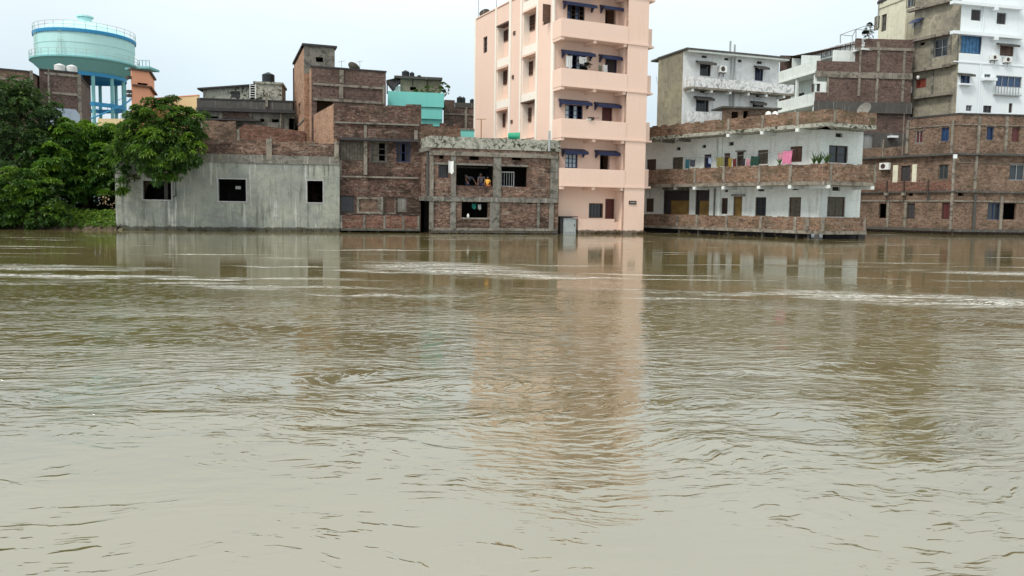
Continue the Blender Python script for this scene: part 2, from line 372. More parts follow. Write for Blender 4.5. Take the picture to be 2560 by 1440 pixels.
# ------------------------------------------------------------------ building pieces
class Bld:
    def __init__(s, name, label, cat, F, group=None):
        p = F.pt(F.L / 2, 0, -1)
        s.root = thing(name, label, cat, (p.x, p.y, 0), group); s.F = F
    def box(s, name, mat, u0, u1, z0, z1, o0, o1, F=None, label=None, parent=None):
        mb = MB(); mb.box(F or s.F, u0, u1, z0, z1, o0, o1)
        o = mb.build(name, MT[mat], parent or s.root)
        if label: o['label'] = label
        return o
    def bpx(s, name, mat, x0, y0, x1, y1, o0, o1, F=None, label=None, ref=None, parent=None):
        F = F or s.F; r = F.rect(x0, y0, x1, y1, o1 if ref is None else ref)
        return s.box(name, mat, r[0], r[1], r[2], r[3], o0, o1, F, label, parent)
    def line(s, name, mat, xa, ya, xb, yb, h, o0, o1, F=None):
        """horizontal beam whose top runs through two measured points (averaged) with height h in metres"""
        F = F or s.F; ua, za = F.hit(xa, ya, o1); ub, zb = F.hit(xb, yb, o1); z = (za + zb) / 2
        return s.box(name, mat, ua, ub, z - h, z, o0, o1, F)

def window(b, F, px, kind='open', o=0, frame='brown', pane='glass', nv=1, nh=1, fw=.06, dep=.1, proud=.0, name='window', label=None, surround=None, sw=.07, th=.22):
    """px = measured rectangle; returns the hole; builds frame (part) > pane (sub-part)"""
    r = F.rect(*px, o) if len(px) == 4 else px[0]
    u0, u1, z0, z1 = r
    if kind == 'hole': return r
    mb = MB(); a, c = o - dep - .05, o - dep + .02 + proud
    if surround:
        sb = MB(); e = .025
        sb.box(F, u0 - sw, u0, z0 - sw, z1 + sw, o - .02, o + e); sb.box(F, u1, u1 + sw, z0 - sw, z1 + sw, o - .02, o + e)
        sb.box(F, u0, u1, z1, z1 + sw, o - .02, o + e); sb.box(F, u0, u1, z0 - sw, z0, o - .02, o + e + .03)
    mb.box(F, u0, u0 + fw, z0, z1, a, c); mb.box(F, u1 - fw, u1, z0, z1, a, c)
    mb.box(F, u0 + fw, u1 - fw, z1 - fw, z1, a, c); mb.box(F, u0 + fw, u1 - fw, z0, z0 + fw, a, c)
    iw, ih = u1 - u0 - 2 * fw, z1 - z0 - 2 * fw; t = fw * .38
    if kind in ('glass', 'half'):
        for k in range(1, nv + 1):
            x = u0 + fw + iw * k / (nv + 1); mb.box(F, x - t, x + t, z0 + fw, z1 - fw, a + .01, c - .01)
        for k in range(1, nh + 1):
            y = z0 + fw + ih * k / (nh + 1)
            xs = [u0 + fw + iw * q / (nv + 1) for q in range(nv + 2)]
            for q in range(nv + 1):
                x0 = xs[q] + (t if q else 0); x1 = xs[q + 1] - (t if q < nv else 0)
                mb.box(F, x0, x1, y - t * .7, y + t * .7, a + .012, c - .012)
    if kind == 'bars':
        for k in range(1, nv + 1):
            x = u0 + fw + iw * k / (nv + 1); mb.box(F, x - .012, x + .012, z0 + fw, z1 - fw, a + .02, a + .045)
        for k in range(1, nh + 1):
            y = z0 + fw + ih * k / (nh + 1); mb.box(F, u0 + fw, u1 - fw, y - .012, y + .012, a + .0, a + .019)
    w_ = mb.build(name, MT[frame], b.root)
    if label: w_['label'] = label
    if surround: sb.build('surround', MT[surround], w_)
    if kind == 'glass':
        p = MB(); p.box(F, u0 + fw * .8, u1 - fw * .8, z0 + fw * .8, z1 - fw * .8, a - .03, a - .005); p.build('pane', MT[pane], w_)
    elif kind == 'half':
        p = MB(); k = nv + 1
        for q in range(0, k, 2):
            p.box(F, u0 + fw + iw * q / k, u0 + fw + iw * (q + 1) / k, z0 + fw * .8, z1 - fw * .8, a - .03, a - .005)
        p.build('pane', MT[pane], w_)
    elif kind == 'bars':
        p = MB(); p.box(F, u0 + fw * .8, u1 - fw * .8, z0 + fw * .8, z1 - fw * .8, a - .08, a - .05); p.build('pane', MT[pane], w_)
    elif kind == 'shutter':
        n = nv + 1
        for q in range(n):
            p = MB(); x0 = u0 + fw + iw * q / n + .01; x1 = u0 + fw + iw * (q + 1) / n - .01
            p.box(F, x0, x1, z0 + fw, z1 - fw, a - .01, a + .025)
            for k in range(3):
                zz0 = z0 + fw + ih * (k + .12) / 3; zz1 = z0 + fw + ih * (k + .88) / 3
                p.box(F, x0 + .05, x1 - .05, zz0, zz1, a + .025, a + .04)
            p.build('shutter', MT[pane], w_)
    elif kind == 'door':
        p = MB(); p.box(F, u0 + fw, u1 - fw, z0, z1 - fw, a - .01, a + .025)
        for k in range(2):
            p.box(F, u0 + fw + .08, u1 - fw - .08, z0 + ih * (.08 + .46 * k), z0 + ih * (.42 + .46 * k), a + .025, a + .04)
        p.build('door_leaf', MT[pane], w_)
    elif kind == 'planks':
        n = max(3, int(iw / .16)); p = MB()
        for q in range(n):
            x0 = u0 + fw + iw * q / n; x1 = u0 + fw + iw * (q + 1) / n - .018
            p.box(F, x0, x1, z0 + fw, z1 - fw, a - .01 + .01 * (q % 2), a + .02 + .015 * (q % 3))
        p.build('shutter', MT[pane], w_)
    return r

def sunshade(b, F, px, o=0, dep=.55, mat='navy', drop=.2, brk=True, th=.13):
    """sloped concrete sunshade over a window; px = x0,y0,x1,y1 of the whole shade as measured"""
    u0, u1, z0, z1 = F.rect(*px, o + dep * .5)
    s = MB(); zt = z1; q = F.pt
    f = lambda u, z, oo: F.pt(u, z, oo)
    zb = zt - th
    pts = {}
    A = [f(u0, zt, o), f(u1, zt, o), f(u1, zt - drop, o + dep), f(u0, zt - drop, o + dep)]
    B = [p - Vector((0, 0, th)) for p in A]
    s.quad(A, [(u0, 0), (u1, 0), (u1, dep), (u0, dep)]); s.quad(B[::-1]); s.quad([A[3], A[2], B[2], B[3]]); s.quad([A[2], A[1], B[1], B[2]]); s.quad([A[0], A[3], B[3], B[0]])
    s.box(F, u0, u1, zt - drop - th - .06, zt - drop - th + .01, o + dep - .05, o + dep + .012)
    w_ = s.build('sunshade', MT[mat], b.root)
    if brk:
        for uu in (u0 + .05, u1 - .12):
            k = MB()
            for (za, zb2, oa) in ((zt - drop * .3 - th - .1, zt - drop * .2 - th, .8), (zt - drop * .3 - th - .22, zt - drop * .3 - th - .1, .45), (zt - drop * .3 - th - .34, zt - drop * .3 - th - .22, .2)):
                k.box(F, uu, uu + .07, za, zb2, o, o + dep * oa)
            k.build('bracket', MT['navy' if mat == 'navy' else mat], w_)
    return w_

def ac_unit(F, px, o, label, frame='whitepl', single=True):
    u0, u1, z0, z1 = F.rect(*px, o + .3)
    c = F.pt((u0 + u1) / 2, z0, o + .02)
    t = thing('air_conditioner', label, 'air conditioner', tuple(c))
    s = MB(); s.box(F, u0, u1, z0, z1, o + .05, o + .35); s.build('casing', MT['whitepl'], t)
    uc, zc, R = u0 + (u1 - u0) * .4, (z0 + z1) / 2, (z1 - z0) * .36
    g = MB(); n = 20
    for k in range(n):
        a0, a1 = 2 * pi * k / n, 2 * pi * (k + 1) / n
        for (ra, rb, oo) in ((R, R * .82, .365), (R * .82, R * .0 + .001, .352)):
            g.quad([F.pt(uc + ra * cos(a0), zc + ra * sin(a0), o + oo), F.pt(uc + ra * cos(a1), zc + ra * sin(a1), o + oo), F.pt(uc + rb * cos(a1), zc + rb * sin(a1), o + oo), F.pt(uc + rb * cos(a0), zc + rb * sin(a0), o + oo)])
    g.build('fan_grille', MT['dark'], t)
    k = MB()
    for uu in (u0 + .1, u1 - .14):
        k.box(F, uu, uu + .04, z0 - .05, z0 - .005, o, o + .4); k.box(F, uu, uu + .04, z0 - .3, z0 - .05, o, o + .04)
    k.build('bracket', MT['dark'], t)
    return t

def water_tank(c, r, h, label, mat='blackpl', group=None):
    t = thing('water_tank', label, 'water tank', tuple(c), group)
    s = MB(); prof = [(0, 0), (r * .97, 0)]; n = 6
    for k in range(n):
        z = h * .8 * k / n; prof += [(r, z + .02), (r, z + h * .8 / n * .7), (r * .95, z + h * .8 / n * .8), (r * .95, z + h * .8 / n * .97)]
    prof += [(r * .97, h * .82), (r * .6, h * .93), (r * .32, h * .95)]
    s.lathe(c, prof, 20); s.build('tank_body', MT[mat], t, smooth=False)
    s = MB(); s.lathe(c, [(r * .32, h * .94), (r * .34, h * 1.0), (r * .2, h * 1.03), (0, h * 1.04)], 14); s.build('lid', MT[mat], t)
    return t

def dish(c, r, az, el, label, mat='greypl', stand=.6):
    t = thing('satellite_dish', label, 'satellite dish', tuple(c))
    M = Matrix.Rotation(az, 3, 'Z') @ Matrix.Rotation(el, 3, 'X')
    top = Vector(c) + Vector((0, 0, stand)); s = MB(); n = 20
    for i in range(4):
        for k in range(n):
            a0, a1 = 2 * pi * k / n, 2 * pi * (k + 1) / n; r0, r1 = r * i / 4, r * (i + 1) / 4
            q = lambda rr, a, d=0: top + M @ Vector((rr * cos(a), -rr * rr / (4 * r * .55) * -1 * -1 - d, rr * sin(a)))
            s.quad([q(r0, a0), q(r1, a0), q(r1, a1), q(r0, a1)]); s.quad([q(r0, a0, -.02), q(r0, a1, -.02), q(r1, a1, -.02), q(r1, a0, -.02)])
    s.build('reflector', MT[mat], t, smooth=False)
    s = MB(); s.tube([top + M @ Vector((0, .02, -r * .9)), top + M @ Vector((0, -r * .9, -r * .1))], .015, 5); s.tube([top + M @ Vector((0, -r * .85, -.1 * r)), top + M @ Vector((0, -r * 1.0, -.02 * r))], .04, 6)
    s.build('feed_arm', MT['metal'], t)
    s = MB(); s.tube([Vector(c), top + M @ Vector((0, .08, 0))], .03, 6); s.wbox((c[0], c[1], c[2]), .3, .3, .04); s.build('stand', MT['metal'], t)
    return t

def hang_cloth(F, u0, u1, z0, z1, o, mat, label, cat='laundry', name='hanging_cloth', folds=3, sag=.05, group=None):
    s = MB(); nu, nz = 14, 5
    ph = random.uniform(0, 6)
    def q(i, k, d=0):
        a, b = i / nu, k / nz
        return F.pt(u0 + (u1 - u0) * (a + .03 * sin(b * 5 + ph)), z1 - (z1 - z0) * b * (1 + .06 * sin(a * 9 + ph)) - sag * sin(pi * a), o + d + .045 * sin(a * folds * 2 * pi + ph) * (.4 + .6 * b))
    for i in range(nu):
        for k in range(nz):
            s.quad([q(i, k), q(i, k + 1), q(i + 1, k + 1), q(i + 1, k)], [(i / nu, k / nz)] * 4)
            s.quad([q(i, k, -.008), q(i + 1, k, -.008), q(i + 1, k + 1, -.008), q(i, k + 1, -.008)], [(i / nu, k / nz)] * 4)
    o_ = s.build(name, MT[mat], None, smooth=True)
    return tag(o_, label, cat, group)

# leaves -----------------------------------------------------------
def leaf_mesh(name, centers, dirs, mat, parent, rnd, per=7, ln=.24, wd=.07, droop=.6, tint=None, spread=.8):
    V = []; Fc = []; T = []
    for ci, (c, d) in enumerate(zip(centers, dirs)):
        d = d.normalized(); a = d.orthogonal().normalized(); b = d.cross(a); tv = tint[ci]
        n = per if isinstance(per, int) else rnd.randint(*per)
        for k in range(n):
            an = 2 * pi * (k + rnd.random()) / n
            out = (a * cos(an) + b * sin(an)) * spread + d * rnd.uniform(.2, .9); out.normalize()
            side = out.cross(Vector((rnd.uniform(-.3, .3), rnd.uniform(-.3, .3), 1))).normalized()
            L = ln * rnd.uniform(.7, 1.25); W = wd * rnd.uniform(.8, 1.2)
            p0 = c; p1 = c + out * L * .5 + Vector((0, 0, -droop * L * .1)); p2 = c + out * L * .9 + Vector((0, 0, -droop * L * .55))
            i = len(V)
            V += [p0, p1 + side * W * .5, p2, p1 - side * W * .5]
            Fc += [(i, i + 1, i + 2, i + 3)]; T += [tv] * 4
    base = WL[parent.name] if parent is not None else Vector((0, 0, 0))
    me = bpy.data.meshes.new(name); arr = np.array([tuple(v) for v in V]) - np.array(base)
    me.from_pydata(arr.tolist(), [], Fc)
    at = me.attributes.new('tint', 'FLOAT', 'POINT'); at.data.foreach_set('value', np.array(T, dtype=np.float32))
    me.materials.append(mat); o = bpy.data.objects.new(name, me); COL.objects.link(o)
    if parent is not None: o.parent = parent
    WL[o.name] = base
    return o

def crown_points(blobs, n, rnd, shell_=.45):
    tot = sum(b[3] * b[4] * b[5] for b in blobs); C = []; D = []; T = []
    for (x, y, z, rx, ry, rz) in blobs:
        m = int(n * rx * ry * rz / tot)
        nc = max(4, int(m * .72 / 26))
        for _ in range(nc):        # leafy boughs: umbrellas of whorls with dark gaps between them
            d = Vector((rnd.gauss(0, 1), rnd.gauss(0, 1), rnd.gauss(0, 1) + .25)).normalized(); r = rnd.uniform(.7, 1.14)
            cc = Vector((x + d.x * rx * r, y + d.y * ry * r, z + d.z * rz * r)); R = min(rx, rz) * rnd.uniform(.2, .34); tb = rnd.random()
            for _k in range(26):
                e = Vector((rnd.gauss(0, 1), rnd.gauss(0, 1), abs(rnd.gauss(0, .8)))).normalized()
                p = cc + Vector((e.x * R, e.y * R, e.z * R * .6)); C.append(p); D.append((e + d * .5 + Vector((0, 0, .2))).normalized())
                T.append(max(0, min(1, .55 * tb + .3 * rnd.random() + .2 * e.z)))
        for _ in range(int(m * .28)):
            d = Vector((rnd.gauss(0, 1), rnd.gauss(0, 1), rnd.gauss(0, 1))).normalized()
            # lobes: gather the whorls around a few twig directions so gaps open between them
            r = 1 - (1 - rnd.random() ** .5) * (1 - shell_)
            r *= 1 + .16 * sin(d.x * 7 + x) * sin(d.z * 6 + z) + .10 * sin(d.x * 15 + d.z * 13 + y)
            p = Vector((x + d.x * rx * r, y + d.y * ry * r, z + d.z * rz * r))
            C.append(p); D.append((d + Vector((0, 0, .35))).normalized())
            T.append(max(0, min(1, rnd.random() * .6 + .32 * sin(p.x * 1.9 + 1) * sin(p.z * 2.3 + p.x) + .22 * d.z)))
    return C, D, T

def tree(name, label, base, blobs, mat, n, seed, ln=.24, wd=.075, per=(5, 8), trunk_r=.16, droop=.6, cat='tree', group=None, lean=(0, 0), shell_=.45):
    rnd = random.Random(seed)
    t = thing(name, label, cat, base, group); B = Vector(base)
    cx = sum(b[0] for b in blobs) / len(blobs); cy = sum(b[1] for b in blobs) / len(blobs); cz = sum(b[2] for b in blobs) / len(blobs)
    top = Vector((cx, cy, cz))
    s = MB(); mid = B.lerp(top, .5) + Vector((lean[0], lean[1], 0)); 
    fork = B.lerp(top, .62) + Vector((lean[0] * .8, lean[1] * .8, 0))
    s.tube([B - Vector((0, 0, .4)), B.lerp(mid, .5), mid, fork], [trunk_r * 1.25, trunk_r, trunk_r * .85, trunk_r * .7], 8)
    s.build('trunk', MT['bark'], t, smooth=True)
    for bl in blobs:
        s = MB(); c = Vector(bl[:3])
        for k in range(4):
            e = c + Vector((rnd.uniform(-.6, .6) * bl[3], rnd.uniform(-.6, .6) * bl[4], rnd.uniform(-.1, .6) * bl[5]))
            m2 = fork.lerp(e, .5) + Vector((rnd.uniform(-.2, .2), rnd.uniform(-.2, .2), rnd.uniform(-.1, .3)))
            s.tube([fork, m2, e], [trunk_r * .45, trunk_r * .25, .02], 5, cap=False)
        s.build('branch', MT['bark'], t)
    C, D, T = crown_points(blobs, n, rnd, shell_)
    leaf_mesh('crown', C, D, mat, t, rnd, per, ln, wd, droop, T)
    return t

def spiky_plant(c, h, label, n=10, mat=None, pot=True, name='potted_plant'):
    t = thing(name, label, 'plant', tuple(c)); rnd = random.Random(int(abs(c[0]) * 100)); c = Vector(c)
    if pot:
        s = MB(); s.lathe(c, [(0, 0), (.11, 0), (.15, .24), (.12, .24), (0, .2)], 12); s.build('pot', MT['b_red'], t)
    s = MB()
    for k in range(n):
        a = rnd.uniform(0, 2 * pi); le = h * rnd.uniform(.6, 1.1); sp = rnd.uniform(.1, .5)
        p0 = c + Vector((0, 0, .2)); d = Vector((cos(a) * sp, sin(a) * sp, 1)).normalized(); sd_ = d.cross(Vector((0, 1, .2))).normalized() * .035
        p1 = p0 + d * le * .5; p2 = p0 + d * le + Vector((cos(a), sin(a), -.3)) * le * .15
        s.quad([p0 - sd_ * .5, p0 + sd_ * .5, p1 + sd_, p1 - sd_]); s.quad([p1 - sd_, p1 + sd_, p2])
    s.build('leaves', mat or MT['leafplant'], t)
    return t

# people -----------------------------------------------------------
def skin_obj(name, V, E, R, mat, parent, sub=1):
    me = bpy.data.meshes.new(name); base = WL[parent.name]
    me.from_pydata([tuple(Vector(v) - base) for v in V], E, [])
    o = bpy.data.objects.new(name, me); COL.objects.link(o)
    m = o.modifiers.new('s', 'SKIN')
    for i, r in enumerate(R): me.skin_vertices[0].data[i].radius = (r, r)
    me.skin_vertices[0].data[0].use_root = True
    m2 = o.modifiers.new('u', 'SUBSURF'); m2.levels = m2.render_levels = sub
    dg = bpy.context.evaluated_depsgraph_get(); nm = bpy.data.meshes.new_from_object(o.evaluated_get(dg))
    o.modifiers.clear(); o.data = nm; nm.materials.clear(); nm.materials.append(mat)
    nm.polygons.foreach_set('use_smooth', [True] * len(nm.polygons))
    o.parent = parent; WL[o.name] = base
    return o

def person(base, yaw, H, J, label, shirt, trousers, group=None):
    """J: joint table in a body frame (x right, y forward, z up), in units of standing height"""
    t = thing('person', label, 'person', tuple(base), group)
    c, s_ = cos(yaw), sin(yaw); B = Vector(base)
    W = lambda p: B + Vector((p[0] * c - p[1] * s_, p[0] * s_ + p[1] * c, p[2])) * 1.0
    S = {k: Vector(v) * H for k, v in J.items()}
    names = ['pelvis', 'belly', 'chest', 'neck', 'head', 'crown']
    V = [S[k] for k in names]; R = [.075, .068, .078, .033, .055, .04]; E = [(0, 1), (1, 2), (2, 3), (3, 4), (4, 5)]
    R = [r * H for r in R]
    def chain(start, pts, rad):
        i = start
        for p, r in zip(pts, rad):
            V.append(p); R.append(r); E.append((i, len(V) - 1)); i = len(V) - 1
        return i
    for sgn in (-1, 1):
        k = 'L' if sgn < 0 else 'R'
        chain(0, [S['hip' + k], S['knee' + k], S['ankle' + k], S['toe' + k]], [.055 * H, .036 * H, .024 * H, .02 * H])
        h = chain(2, [S['sho' + k], S['elb' + k], S['wri' + k]], [.035 * H, .025 * H, .016 * H])
        w_ = S['wri' + k]; fd = (w_ - S['elb' + k]).normalized(); sd_ = fd.cross(Vector((0, 1, .3))).normalized()
        palm = w_ + fd * .05 * H; hp = chain(h, [palm], [.018 * H])
        for q, (off, L) in enumerate(((-.016, .045), (-.006, .052), (.005, .05), (.015, .04))):
            p1 = palm + fd * .018 * H + sd_ * off * H; p2 = p1 + fd * L * .5 * H + Vector((0, 0, -.008 * H)); p3 = p2 + fd * L * .35 * H + Vector((0, 0, -.016 * H))
            chain(hp, [p1, p2, p3], [.0055 * H, .005 * H, .0045 * H])
        p1 = w_ + fd * .025 * H + sd_ * -.02 * H; chain(hp, [p1, p1 + (fd - sd_ * .7) * .02 * H], [.006 * H, .005 * H])
    Vw = [W(v) for v in V]
    skin_obj('body', Vw, E, R, MT['skin'], t)
    # face and hair
    hd = S['head']; up = (S['crown'] - S['neck']).normalized(); fw = Vector((0, 1, 0)) - up * up.y; fw = fw.normalized(); rt = fw.cross(up)
    s = MB()
    def ball(mb, ctr, rx, ry, rz, half=False):
        n, m = 12, 8
        for i in range(m):
            for k in range(n):
                f0, f1 = pi * i / m, pi * (i + 1) / m; a0, a1 = 2 * pi * k / n, 2 * pi * (k + 1) / n
                def q(f, a):
                    l = rt * (rx * sin(f) * cos(a)) + fw * (ry * sin(f) * sin(a)) + up * (rz * cos(f))
                    return W(ctr + l)
                if half and f0 > pi * .45: continue
                mb.quad([q(f0, a0), q(f1, a0), q(f1, a1), q(f0, a1)])
    ball(s, hd - fw * .012 * H + up * .018 * H, .052 * H, .056 * H, .058 * H, True)
    ball(s, hd - fw * .028 * H + up * .005 * H, .046 * H, .036 * H, .05 * H)
    s.build('hair', MT['hair'], t, smooth=True)
    s = MB(); ball(s, hd + fw * .056 * H - up * .008 * H, .008 * H, .012 * H, .014 * H); s.build('nose', MT['skin'], t, smooth=True)
    for sg in (-1, 1):
        s = MB(); ball(s, hd + fw * .05 * H + rt * sg * .02 * H + up * .006 * H, .008 * H, .006 * H, .005 * H); s.build('eye', MT['whitepl'], t, smooth=True)
        s = MB(); ball(s, hd + rt * sg * .052 * H, .008 * H, .012 * H, .018 * H); s.build('ear', MT['skin'], t, smooth=True)
    s = MB(); ball(s, hd + fw * .05 * H - up * .03 * H, .016 * H, .006 * H, .005 * H); s.build('mouth', MT['maroon'], t, smooth=True)
    # clothes
    Vs = [S['pelvis'], S['belly'], S['chest'], S['chest'].lerp(S['neck'], .55)]; Rs = [.085 * H, .082 * H, .088 * H, .05 * H]; Es = [(0, 1), (1, 2), (2, 3)]
    for k in 'LR':
        i = len(Vs); Vs += [S['sho' + k], S['sho' + k].lerp(S['elb' + k], .7)]; Rs += [.046 * H, .038 * H]; Es += [(2, i), (i, i + 1)]
    skin_obj('shirt', [W(v) for v in Vs], Es, Rs, shirt, t)
    Vs = [S['pelvis']]; Rs = [.083 * H]; Es = []
    for k in 'LR':
        i = len(Vs); Vs += [S['hip' + k], S['knee' + k], S['knee' + k].lerp(S['ankle' + k], .8)]; Rs += [.066 * H, .046 * H, .036 * H]; Es += [(0, i), (i, i + 1), (i + 1, i + 2)]
    skin_obj('trousers', [W(v) for v in Vs], Es, Rs, trousers, t)
    return t
STAND = dict(pelvis=(0, 0, .53), belly=(0, 0, .6), chest=(0, 0, .72), neck=(0, 0, .84), head=(0, .01, .91), crown=(0, .01, .96),
             hipL=(-.05, 0, .5), hipR=(.05, 0, .5), kneeL=(-.055, .01, .28), kneeR=(.055, .01, .28), ankleL=(-.055, -.01, .05), ankleR=(.055, -.01, .05),
             toeL=(-.06, .07, .02), toeR=(.06, .07, .02), shoL=(-.11, 0, .79), shoR=(.11, 0, .79), elbL=(-.14, .01, .63), elbR=(.14, .01, .63), wriL=(-.13, .07, .5), wriR=(.13, .07, .5))
random.seed(7)
MT['leafplant'] = m_leaf('plant_leaf', (.035, .07, .02), (.06, .12, .03), (.16, .25, .05))
# ------------------------------------------------------------------ water
def make_water():
    g = NT('flood_water'); pos = g.n('NewGeometry').outputs['Position']
    sp = g.n('SeparateXYZ', {0: pos}); X, Y = sp.outputs[0], sp.outputs[1]
    # slow currents bend the ripple crests
    w1 = g.noise(g.scale(pos, (.22, .30, 1)), 1., 2., .5); w2 = g.noise(g.scale(pos, (.9, 1.1, 1)), 1.3, 3., .5)
    wy = g.math('ADD', g.math('MULTIPLY', g.math('SUBTRACT', w1, .5), 2.2), g.math('MULTIPLY', g.math('SUBTRACT', w2, .5), .45))
    yy = g.math('ADD', Y, wy); xx = g.math('ADD', X, g.math('MULTIPLY', g.math('SUBTRACT', w2, .5), .7))
    v = g.n('CombineXYZ', {0: xx, 1: yy, 2: 0.}).outputs[0]
    r1 = g.noise(g.scale(v, (3.1, 7.5, 1)), 1., 2.4, .5)
    r2 = g.noise(g.scale(v, (11., 32., 1)), 1., 2., .5)
    r3 = g.noise(g.scale(v, (.9, 2.6, 1)), 1., 2., .5)
    rs = g.noise(g.scale(v, (4.2, 12., 1)), 1.2, 2.5, .5)
    # sparse sharp crests in the smooth near water
    sh = g.math('POWER', g.math('MULTIPLY', g.rng(rs, .55, .76, 0, 1), g.math('MAXIMUM', g.rng(g.noise(g.scale(pos, (.7, 1.1, 1)), 1., 2.), .42, .6), g.rng(Y, 4.5, 7., 0, .9))), 1.3)
    # patches of rough and calm
    pn = g.noise(g.scale(pos, (.16, .34, 1)), 1., 3., .55)
    patch = g.rng(pn, .40, .60, .30, 1., True)
    near = g.rng(Y, 3.0, 6.4, .24, 1., True)
    far = g.rng(g.math('ADD', Y, g.math('MULTIPLY', g.math('SUBTRACT', g.noise(g.scale(pos, (.3, .22, 1)), 1., 3., .6), .5), 13.)), 10., 17., 1., .06, True)
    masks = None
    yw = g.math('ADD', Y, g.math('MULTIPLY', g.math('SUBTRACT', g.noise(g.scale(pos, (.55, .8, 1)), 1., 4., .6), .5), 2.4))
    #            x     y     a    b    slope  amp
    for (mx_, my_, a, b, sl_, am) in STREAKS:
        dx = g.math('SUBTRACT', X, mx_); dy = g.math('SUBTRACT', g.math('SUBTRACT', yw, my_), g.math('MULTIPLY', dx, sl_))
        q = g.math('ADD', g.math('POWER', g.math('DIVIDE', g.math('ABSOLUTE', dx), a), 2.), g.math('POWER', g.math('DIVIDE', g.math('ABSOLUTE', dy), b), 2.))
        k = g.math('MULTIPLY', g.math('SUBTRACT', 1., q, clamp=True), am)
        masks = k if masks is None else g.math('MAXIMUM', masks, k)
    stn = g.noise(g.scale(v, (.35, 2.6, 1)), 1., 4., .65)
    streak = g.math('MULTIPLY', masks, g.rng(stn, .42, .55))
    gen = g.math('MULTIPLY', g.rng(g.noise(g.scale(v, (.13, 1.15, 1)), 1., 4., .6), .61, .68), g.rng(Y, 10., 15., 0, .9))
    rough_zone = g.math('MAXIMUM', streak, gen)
    amp = g.math('MULTIPLY', g.math('MULTIPLY', patch, near), far)
    amp = g.math('MAXIMUM', amp, g.math('MULTIPLY', rough_zone, 1.1))
    h = g.math('ADD', g.math('MULTIPLY', r1, 1.0), g.math('ADD', g.math('MULTIPLY', r2, .12), g.math('MULTIPLY', r3, .8)))
    h = g.math('MULTIPLY', h, amp)
    h = g.math('ADD', h, g.math('MULTIPLY', sh, g.math('MULTIPLY', g.rng(Y, 3.6, 5.5, .35, .62), far)))
    bp = g.n('Bump', {'Height': h, 'Strength': 1., 'Distance': WAVE})
    # silt: broad changes of the muddy body colour
    sn = g.noise(g.scale(pos, (.12, .2, 1)), 1., 3., .5)
    col = g.mix(g.rng(sn, .35, .65), (.152, .125, .056), (.112, .092, .038))
    sky_sheen = g.math('MULTIPLY', rough_zone, g.rng(g.noise(g.scale(v, (6., 26., 1)), 1., 4., .75), .46, .58, 0, .95))
    sky_sheen = g.math('MULTIPLY', sky_sheen, g.rng(Y, 7., 14.))
    col = g.mix(sky_sheen, col, (.85, .84, .78))  # pale colour painted into the streaks as bright sky reflected by ripples
    ro = g.math('ADD', .05, g.math('MULTIPLY', sky_sheen, .5))
    b = g.n('BsdfPrincipled', {'Base Color': col, 'Roughness': ro, 'IOR': 3.5, 'Specular IOR Level': .5, 'Normal': bp.outputs[0]})
    g.t.links.new(b.outputs[0], g.out.inputs[0])
    return g.m
WAVE = .021
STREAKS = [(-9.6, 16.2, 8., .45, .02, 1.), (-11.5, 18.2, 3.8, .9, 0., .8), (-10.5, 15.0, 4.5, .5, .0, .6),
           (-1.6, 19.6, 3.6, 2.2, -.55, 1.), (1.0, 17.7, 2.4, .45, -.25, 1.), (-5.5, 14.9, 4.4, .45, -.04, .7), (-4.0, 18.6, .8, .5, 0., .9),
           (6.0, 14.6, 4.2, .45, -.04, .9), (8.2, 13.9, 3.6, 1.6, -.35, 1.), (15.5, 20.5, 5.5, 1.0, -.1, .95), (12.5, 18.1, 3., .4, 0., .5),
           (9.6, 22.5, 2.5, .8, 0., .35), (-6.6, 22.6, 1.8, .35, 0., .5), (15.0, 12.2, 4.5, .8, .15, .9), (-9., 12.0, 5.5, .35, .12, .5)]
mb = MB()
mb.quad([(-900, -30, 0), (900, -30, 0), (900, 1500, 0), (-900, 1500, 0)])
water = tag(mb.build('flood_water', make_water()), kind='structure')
# ------------------------------------------------------------------ ground (one sheet behind the waterfront, to the horizon)
g = NT('town_ground'); p_ = g.n('NewGeometry').outputs['Position']
gm = g.finish(g.mix(g.rng(g.noise(p_, .4, 5.), .4, .6), (.16, .13, .09), (.10, .11, .06)), .95, g.noise(p_, 3., 5.), .5, .1)
mb = MB()
edge = [(-900, 55), (-60, 47), (-34, 44.6), (-27, 43.6), (-22.6, 43.0), (-22.3, 44.2), (-10, 48), (10, 60), (24, 72), (45, 80), (900, 120)]
bm = bmesh.new(); rows = []
for (x, y) in edge:
    rows.append([bm.verts.new((x, y - 1.4, -.5)), bm.verts.new((x, y, .12)), bm.verts.new((x * 1.0, y + 2.2, .45)), bm.verts.new((x * 1.02, y + 8, .8)), bm.verts.new((x * 1.4, 2500, 1.0))])
for i in range(len(rows) - 1):
    for k in range(4): bm.faces.new([rows[i][k], rows[i + 1][k], rows[i + 1][k + 1], rows[i][k + 1]])
me = bpy.data.meshes.new('ground'); bm.to_mesh(me); bm.free(); me.materials.append(gm)
go = bpy.data.objects.new('ground', me); COL.objects.link(go); tag(go, kind='structure')

